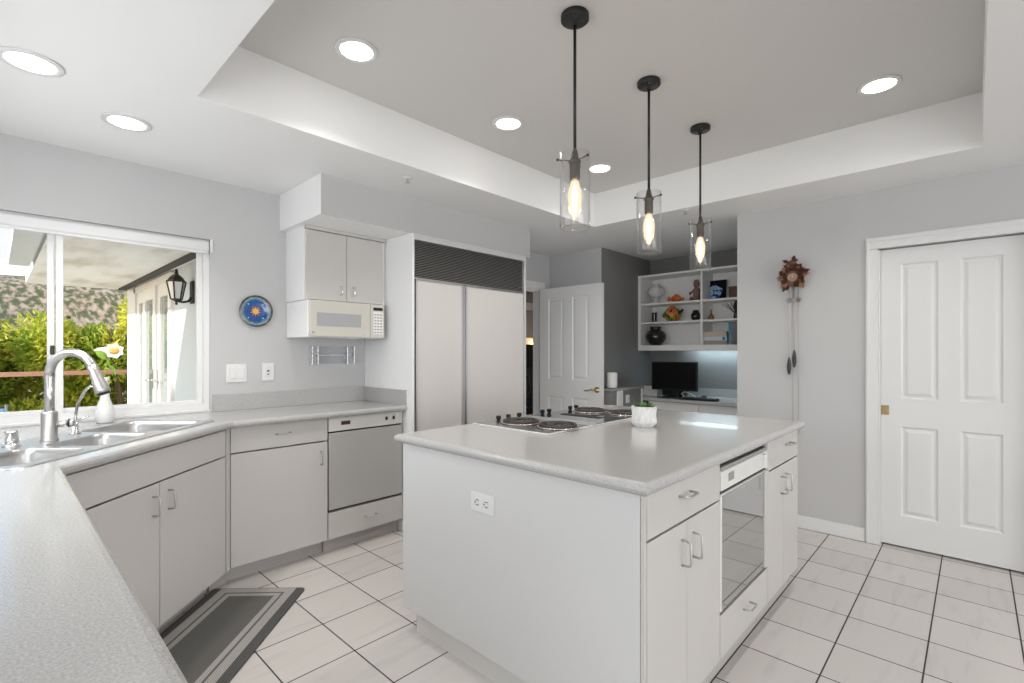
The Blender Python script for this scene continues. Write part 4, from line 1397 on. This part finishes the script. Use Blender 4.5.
part('body', MB().lathe([(0, .004), (.044, .004), (.052, .012), (.053, .02), (.053, .150), (.049, .160), (.04, .164), (0, .164)], (0, 0, 0), 32), mat('speaker_cloth', (.74, .73, .71), .8, bump=.3, bscale=600), T, local=True)
part('foot', MB().lathe([(0, 0), (.045, 0), (.045, .004), (0, .004)], (0, 0, 0), 24), M['black_plastic'], T, local=True)

# ---------------------------------------------------------------- cuckoo clock
cy_, cz_ = .997, 1.90
T = thing('cuckoo_clock', 'carved brown wooden cuckoo clock with hanging pine cone weights', 'clock', (XD, cy_, cz_))
wood1 = mat('carved_walnut', (.13, .05, .028), .4, noise=.5, nscale=40)
wood1d = mat('dial_wood', (.34, .20, .12), .4, noise=.2, nscale=60)
wood2 = mat('carved_light', (.50, .27, .18), .4, noise=.3, nscale=40)
part('case', MB().box(-.075, -.001, -.062, .062, -.075, .06, .004).prism([(-.075, .05), (.075, .05), (0, .115)], 0, .07, Matrix(((0, 0, -1, 0), (1, 0, 0, 0), (0, 1, 0, 0), (0, 0, 0, 1)))), wood1, T, local=True)
rnd = random.Random(11)
lf, lf2 = MB(), MB()
for k in range(24):
    a = 2*PI*k/24 + rnd.uniform(-.12, .12)
    if abs(a - 3*PI/2) < .25:
        continue
    r_ = (.058, .042, .064)[k % 3]
    p0 = Vector((-.078, r_*math.cos(a), r_*1.1*math.sin(a) - .005))
    for da in (-.55, 0, .5):
        d_ = Vector((-.12 + rnd.uniform(-.25, .1), math.cos(a+da), math.sin(a+da)))
        t = leaf_mesh(p0, d_, (-1, 0, 0), rnd.uniform(.03, .066) if da == 0 else rnd.uniform(.022, .046), rnd.uniform(.022, .036), 5, .18)
        bmesh.ops.solidify(t.bm, geom=list(t.bm.faces), thickness=.005)
        (lf if (k+int(da > 0)) % 3 else lf2).add(t.bm)
part('carved_leaves', lf, wood1, T, local=True)
part('pale_carved_leaves', lf2, wood2, T, local=True)
bd = MB().ball((-.09, 0, .098), .022, (.8, 1.3, .9), 2).ball((-.098, -.03, .113), .012, sub=2)
t = leaf_mesh((-.088, .02, .102), (-.1, .8, .35), (-1, 0, 0), .05, .025, 5, .1)
bmesh.ops.solidify(t.bm, geom=list(t.bm.faces), thickness=.004)
bd.add(t.bm)
t = leaf_mesh((-.09, -.005, .11), (-.1, -.35, .9), (-1, 0, 0), .045, .028, 5, .1)
bmesh.ops.solidify(t.bm, geom=list(t.bm.faces), thickness=.004)
bd.add(t.bm)
part('carved_bird', bd, wood1, T, local=True)
RY = Matrix.Rotation(-PI/2, 4, 'Y')
dl = part('dial', MB().lathe([(0, .076), (.031, .076), (.033, .079), (.031, .084), (.023, .083), (.021, .079), (0, .079)], (0, -0.0, -.008), 32, RY), wood1d, T, local=True)
hn = MB()
hn.box(-.0855, -.084, -.0013, .0013, -.008, .012)
hn.box(-.0868, -.0858, -.0013, .0013, -.008, .006, mat=Matrix.Translation((0, 0, -.008)) @ Matrix.Rotation(1.9, 4, 'X') @ Matrix.Translation((0, 0, .008)))
part('clock_hands', hn, M['ceramic'], dl, local=True)
nm = MB()
for k in range(12):
    a = 2*PI*k/12
    nm.box(-.0855, -.084, -.0012, .0012, .022, .028, mat=Matrix.Translation((0, 0, -.008)) @ Matrix.Rotation(a, 4, 'X'))
part('hour_marks', nm, M['ceramic'], dl, local=True)
part('cuckoo_door', MB().box(-.079, -.074, -.016, .016, .042, .072, .002), mat('dark_door', (.03, .025, .03), .5), T, local=True)
pe = MB().tube([(-.04, 0, -.07), (-.04, 0, -.175)], .0022, 6)
part('pendulum_rod', pe, mat('grey_rod', (.35, .34, .33), .5), T, local=True)
bw = MB()
for dy in (-.032, .032):
    for k in range(5):
        a = 2*PI*k/5 + .3
        t = leaf_mesh((-.045, dy*.9, -.178), (-.1, math.cos(a), math.sin(a)), (-1, 0, 0), .026, .016, 4, .1)
        bmesh.ops.solidify(t.bm, geom=list(t.bm.faces), thickness=.003)
        bw.add(t.bm)
bw.ball((-.045, 0, -.178), .012, (.6, 1.2, 1), 2)
part('pendulum_leaf', bw, mat('grey_carving', (.42, .39, .36), .6), T, local=True)
chm = mat('chain_metal', (.50, .48, .45), .4, .6)
for y0, zb, wgt in ((.030, -.62, True), (-.005, -.565, True), (.008, -1.20, False), (-.028, -1.20, False)):
    part('chain', MB().tube([(-.045 if wgt else -.03, y0, -.07), (-.045 if wgt else -.03, y0, zb)], .0022, 6), chm, T, local=True)
    if wgt:
        cn = MB().lathe([(.003, .01), (.006, 0), (.010, -.015), (.0145, -.05), (.0135, -.085), (.008, -.115), (.003, -.122), (0, -.123)], (-.045, y0, zb), 14)
        part('pine_cone_weight', cn, mat('cone_iron_%d' % int(y0*1000+50), (.045, .045, .045), .6, noise=.4, nscale=90), T, local=True)

# ---------------------------------------------------------------- room seen through the open doorway
struct('wall_hall', MB().box(3.2, 8, 5.4, 5.5, 0, 2.6).box(7.6, 7.7, 3.75, 5.4, 0, 2.6).box(3.1, 3.2, 3.77, 5.5, 0, 2.6).box(4.6, 8, 3.62, 3.75, 0, 2.6), mat('tan_wall', (.40, .36, .33), .7))
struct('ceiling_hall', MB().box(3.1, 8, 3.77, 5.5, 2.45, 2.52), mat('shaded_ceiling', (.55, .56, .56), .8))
struct('trim_5', MB().box(3.2, 7.6, 5.33, 5.4, 2.02, 2.14, .004), M['white'])
T = thing('television', 'black television on a stand, glimpsed through the open doorway', 'television', (5.55, 4.72, 0))
part('screen', MB().box(5.0, 6.3, 4.70, 4.75, 1.10, 1.44, .006), M['black_gloss'], T)
part('cabinet', MB().box(5.0, 6.3, 4.85, 5.25, 0, .5, .006), M['black_plastic'], T)
part('stand', MB().box(5.58, 5.72, 4.76, 4.98, .5, 1.15, .006), M['black_plastic'], T)
T = thing('table_lamp', 'warm glowing lamp seen above the television through the doorway', 'lamp', (6.02, 5.3, 1.3))
part('shade', MB().lathe([(.09, .10), (.06, .26), (.058, .26), (.088, .10)], (0, 0, 0), 24, close=False), mat('glow_shade', (1, .7, .4), .6, emit=(1, .55, .22), estr=.35), T, local=True)
part('bracket', MB().cyl((0, 0, 0), (0, 0, .14), .012, n=12).box(-.02, .02, -.01, .095, -.01, .03, .003), M['brass'], T, local=True)
lamp('hall_lamp_light', 'POINT', (6.0, 5.2, 1.5), (0, 0, -1), 1.5, (1, .6, .3), shadow_soft_size=.06)
lamp('hall_fill_light', 'AREA', (4.6, 4.6, 2.4), (0, 0, -1), 22, (.9, .96, 1), size=.8)  # added fill without a fixture, brightens the room past the doorway
T = thing('wire_chair', 'black wire chair standing beyond the open doorway', 'chair', (5.05, 4.35, 0))
part('seat', MB().box(-.2, .2, -.2, .2, .43, .46, .01), M['black_plastic'], T, local=True)
bk = MB()
for i in range(5):
    bk.tube([(-.2+.1*i, .18, .44), (-.2+.1*i, .22, .75), (-.16+.08*i, .24, 1.0)], .008, 8)
bk.tube([(-.2, .22, .75), (0, .25, .75), (.2, .22, .75)], .008, 8)
bk.tube([(-.17, .24, 1.0), (0, .27, 1.02), (.17, .24, 1.0)], .012, 8)
bk.tube([(.12*math.cos(a/8*PI), .23, .72+.12*math.sin(a/8*PI)) for a in range(17)], .012, 8)
part('backrest', bk, M['black_metal'], T, local=True)
for sx_ in (-1, 1):
    for sy_ in (-1, 1):
        part('leg', MB().cyl((sx_*.17, sy_*.17, .44), (sx_*.2, sy_*.2, 0), .012, n=10), M['black_metal'], T, local=True)

# ---------------------------------------------------------------- outside the window
struct('patio_floor', MB().box(-12, 1.25, YW+.15, 9.6, -.2, -.08), M['deck'])
struct('ground', MB().box(-60, 60, 9.6, 70, -1.6, -1.5), mat('dry_ground', (.30, .26, .15), .95, noise=.2, nscale=1))
XW = 1.25
c = MB()
c.box(XW, XW+.2, YW+.15, 5.92, -.2, 2.3).box(XW, XW+.2, 7.62, 8.1, -.2, 2.3).box(XW, XW+.2, 5.92, 7.62, 2.08, 2.3)
struct('wall_wing', c, M['stucco'])
struct('roof_patio', MB().box(.27, XW+.2, YW+.15, 8.2, 2.15, 2.27), M['patio_soffit'])
struct('trim_6', MB().box(.10, .245, YW+.15, 6.6, 2.15, 2.30).box(.245, .27, YW+.15, 6.55, 2.19, 2.27), M['white'])
struct('trim_7', MB().box(1.12, 1.20, 4.7, 8.1, 2.135, 2.152), mat('dark_soffit_vent', (.05, .045, .04), .7))
struct('trim_8', MB().box(XW-.03, XW, 7.62, 8.12, -.08, 2.14).box(XW-.03, XW, 5.84, 7.7, 2.06, 2.13).box(XW-.03, XW, 5.84, 5.92, -.08, 2.06), M['white'])
struct('roof_main', MB().box(-14, -1.2, 3.0, 4.4, 3.28, 3.42), M['white'])
dd = thing('door_3', 'white glazed patio doors in the wing wall outside the window', 'door', (XW, 6.7, -.08))
dd['kind'] = 'structure'
for k, (y0, y1) in enumerate(((5.94, 6.50), (6.54, 7.16), (7.16, 7.60))):
    s = MB()
    xx = XW-.012 - (.016 if k == 1 else 0)
    s.box(xx, xx+.05, y0, y0+.11, -.07, 2.06, .003).box(xx, xx+.05, y1-.11, y1, -.07, 2.06, .003)
    s.box(xx, xx+.05, y0+.11, y1-.11, -.07, .18, .003).box(xx, xx+.05, y0+.11, y1-.11, 1.92, 2.06, .003)
    so = part('leaf_frame', s, M['white'], dd)
    part('pane', MB().box(xx+.02, xx+.03, y0+.10, y1-.10, .17, 1.93), M['door_glass'], so)
    if k < 2:
        yh = y1-.05 if k == 0 else y0+.05
        part('lever_handle', MB().box(xx-.008, xx, yh-.018, yh+.018, .92, 1.14, .003).tube([(xx-.005, yh, 1.02), (xx-.05, yh, 1.02), (xx-.055, yh+(.10 if k else -.10), 1.02)], .009, 8), M['nickel'], so)

ly, lx = 5.15, XW-.13
T = thing('wall_lantern', 'black coach lantern on the pale wing wall outside the window', 'lantern', (lx, ly, 1.762))
lm = M['lantern_metal']
part('bracket', MB().box(XW-.02, XW-.001, ly-.045, ly+.045, 1.765, 1.97, .006).tube([(XW-.01, ly, 1.83), (XW-.04, ly, 1.785), (XW-.08, ly, 1.775), (lx, ly, 1.785)], .011, 10), lm, T)
LS = Matrix.Scale(.79, 4)
part('roof_cap', MB().lathe([(.098, .235), (.100, .245), (.080, .262), (.070, .285), (.040, .312), (.020, .325), (.016, .333), (.024, .343), (.014, .353), (.018, .365), (.006, .388), (0, .39)], (0, 0, 0), 6, LS, smooth=False), lm, T, local=True)
part('base', MB().lathe([(0, -.02), (.012, -.015), (.016, 0), (.008, .010), (.030, .028), (.058, .04), (.056, .05), (0, .05)], (0, 0, 0), 6, LS, smooth=False), lm, T, local=True)
part('glass_panes', MB().lathe([(.052, .05), (.088, .238)], (0, 0, 0), 6, LS, smooth=False, close=False), M['frosted'], T, local=True)
bars = MB()
for k in range(6):
    a = 2*PI*k/6
    bars.tube([(.054*math.cos(a), .054*math.sin(a), .045), (.092*math.cos(a), .092*math.sin(a), .24)], .008, 6)
bars.bm.transform(LS)
part('corner_bars', bars, lm, T, local=True)

T = thing('deck_railing', 'deck railing with redwood top rail and white posts outside the window', 'railing', (.5, 9.35, -.08))
part('top_rail', MB().box(-6, 5.0, 9.28, 9.42, 1.00, 1.06, .006), M['timber'], T)
for x in (-4.6, -2.9, -1.2, .62, 2.3, 4.0):
    part('post', MB().box(x-.065, x+.065, 9.30, 9.40, -.2, 1.0, .004), M['white'], T)

T = thing('patio_chair', 'blue canvas deck chair on the patio beyond the sink window', 'chair', (-.17, 8.05, -.08))
part('canvas_back', MB().box(-.26, .26, -.012, .012, .34, .78, .004, mat=Matrix.Translation((0, -.1, 0)) @ Matrix.Rotation(math.radians(-14), 4, 'X')), M['blue_canvas'], T, local=True)
part('canvas_seat', MB().box(-.26, .26, -.02, .46, .40, .42, .004), M['blue_canvas'], T, local=True)
for sx_ in (-.28, .28):
    part('leg', MB().tube([(sx_, .46, .0), (sx_, .0, .42), (sx_, -.06, .62), (sx_, .06, .80)], .014, 8).tube([(sx_, -.12, .0), (sx_, .46, .43)], .014, 8), mat('chair_frame_%d' % int(sx_*100+50), (.22, .26, .32), .5, .3), T, local=True)

# hedge shrubs: leaf clouds on stems
leafA = ramp_mat('hedge_leaf', [(.30, (.12, .24, .03)), (.45, (.36, .48, .06)), (.58, (.72, .68, .10)), (.74, (.24, .38, .05))], 1.7, .5, detail=8)
def translucent(m):
    nt = m.node_tree
    b_ = nt.nodes['Principled BSDF']
    tl = nt.nodes.new('ShaderNodeBsdfTranslucent')
    src = b_.inputs['Base Color'].links[0].from_socket
    nt.links.new(src, tl.inputs[0])
    ad = nt.nodes.new('ShaderNodeMixShader')
    ad.inputs[0].default_value = .45
    nt.links.new(b_.outputs[0], ad.inputs[1])
    nt.links.new(tl.outputs[0], ad.inputs[2])
    nt.links.new(ad.outputs[0], nt.nodes['Material Output'].inputs[0])
translucent(leafA)
def shrub(x, y, z0, h_, rx, ry, n, seed, label):
    rnd = random.Random(seed)
    T = thing('garden_shrub', label, 'shrub', (x, y, z0), 0, 'shrubs beyond the deck railing')
    st = MB()
    for k in range(5):
        a = rnd.uniform(0, 2*PI)
        st.tube([(0, 0, 0), (math.cos(a)*rx*.2, math.sin(a)*ry*.2, h_*.35), (math.cos(a)*rx*.5, math.sin(a)*ry*.5, h_*.75)], [.05, .035, .012], 7)
    part('stems', st, M['bark'], T, local=True)
    lobes = []
    for k in range(30):
        a = rnd.uniform(0, 2*PI)
        q = math.sqrt(rnd.random())
        lobes.append((math.cos(a)*q*rx*.72, math.sin(a)*q*ry*.72, h_*rnd.uniform(.30, .84), rnd.uniform(.30, .50)*min(rx, ry)))
    vs, fs = [], []
    for k in range(n):
        lx_, ly_, lz_, lr = lobes[rnd.randrange(len(lobes))]
        d = Vector((rnd.gauss(0, 1), rnd.gauss(0, 1), rnd.gauss(0, 1))).normalized()
        p = Vector((lx_, ly_, lz_)) + d*lr*(rnd.random()**.35)
        ax = (d + Vector((rnd.gauss(0, .6), rnd.gauss(0, .6), rnd.gauss(0, .6)))).normalized()
        up = Vector((rnd.gauss(0, .6), rnd.gauss(0, .6), 1)).normalized()
        s = ax.cross(up)
        if s.length < .05:
            continue
        s.normalize()
        nn = s.cross(ax)
        L, W = rnd.uniform(.08, .14), rnd.uniform(.04, .065)
        i0 = len(vs)
        vs += [p, p+ax*L*.45-s*W*.5-nn*.006, p+ax*L*.5+nn*.006, p+ax*L*.45+s*W*.5-nn*.006, p+ax*L]
        fs += [(i0, i0+1, i0+2), (i0, i0+2, i0+3), (i0+1, i0+4, i0+2), (i0+2, i0+4, i0+3)]
    me = bpy.data.meshes.new('foliage')
    me.from_pydata([tuple(v) for v in vs], [], fs)
    me.materials.append(leafA)
    o = bpy.data.objects.new('foliage', me)
    COL.objects.link(o)
    o.parent = T
    return T
shrub(-1.0, 11.2, -1.5, 3.95, 1.3, 1.0, 24000, 1, 'leafy yellow-green shrub beyond the railing, behind the blue deck chair')
shrub(.45, 11.4, -1.5, 3.6, 1.3, .95, 24000, 2, 'leafy shrub beyond the railing, behind the window mullion and faucet')
shrub(1.75, 11.0, -1.5, 4.3, 1.05, .9, 24000, 3, 'tall leafy shrub beyond the railing, against the end of the pale wing wall')
shrub(-2.6, 11.4, -1.5, 3.6, 1.2, .9, 9000, 4, 'leafy shrub beyond the railing, outermost along the deck')
shrub(3.3, 11.3, -1.5, 3.8, 1.15, .9, 5000, 5, 'leafy shrub beyond the railing, hidden behind the pale wing wall')

# hillside
hm = MB()
bm = hm.bm
NX, NY = 60, 26
rnd = random.Random(5)
ph = [(rnd.uniform(.03, .16), rnd.uniform(.03, .16), rnd.uniform(0, 6.28), rnd.uniform(.4, 1.3)) for _ in range(14)]
grid = []
for j in range(NY):
    row = []
    for i in range(NX):
        x = -90 + 150*i/(NX-1)
        y = 60 + 90*j/(NY-1)
        t = j/(NY-1)
        z = -6 + 22.5*math.sin(t*PI*.5) + sum(a_*math.sin(fx*x+fy*y+p_) for fx, fy, p_, a_ in ph)*.22 + .03*x*t
        row.append(bm.verts.new((x, y, z)))
    grid.append(row)
for j in range(NY-1):
    for i in range(NX-1):
        f_ = bm.faces.new((grid[j][i], grid[j][i+1], grid[j+1][i+1], grid[j+1][i]))
        f_.smooth = True
hill_m = ramp_mat('scrubby_hillside', [(.40, (.07, .085, .04)), (.47, (.12, .125, .06)), (.53, (.30, .23, .16)), (.66, (.42, .35, .27))], 1.5, .95, detail=12, stretch=(1, .22, .4))
struct('hill', hm, hill_m)
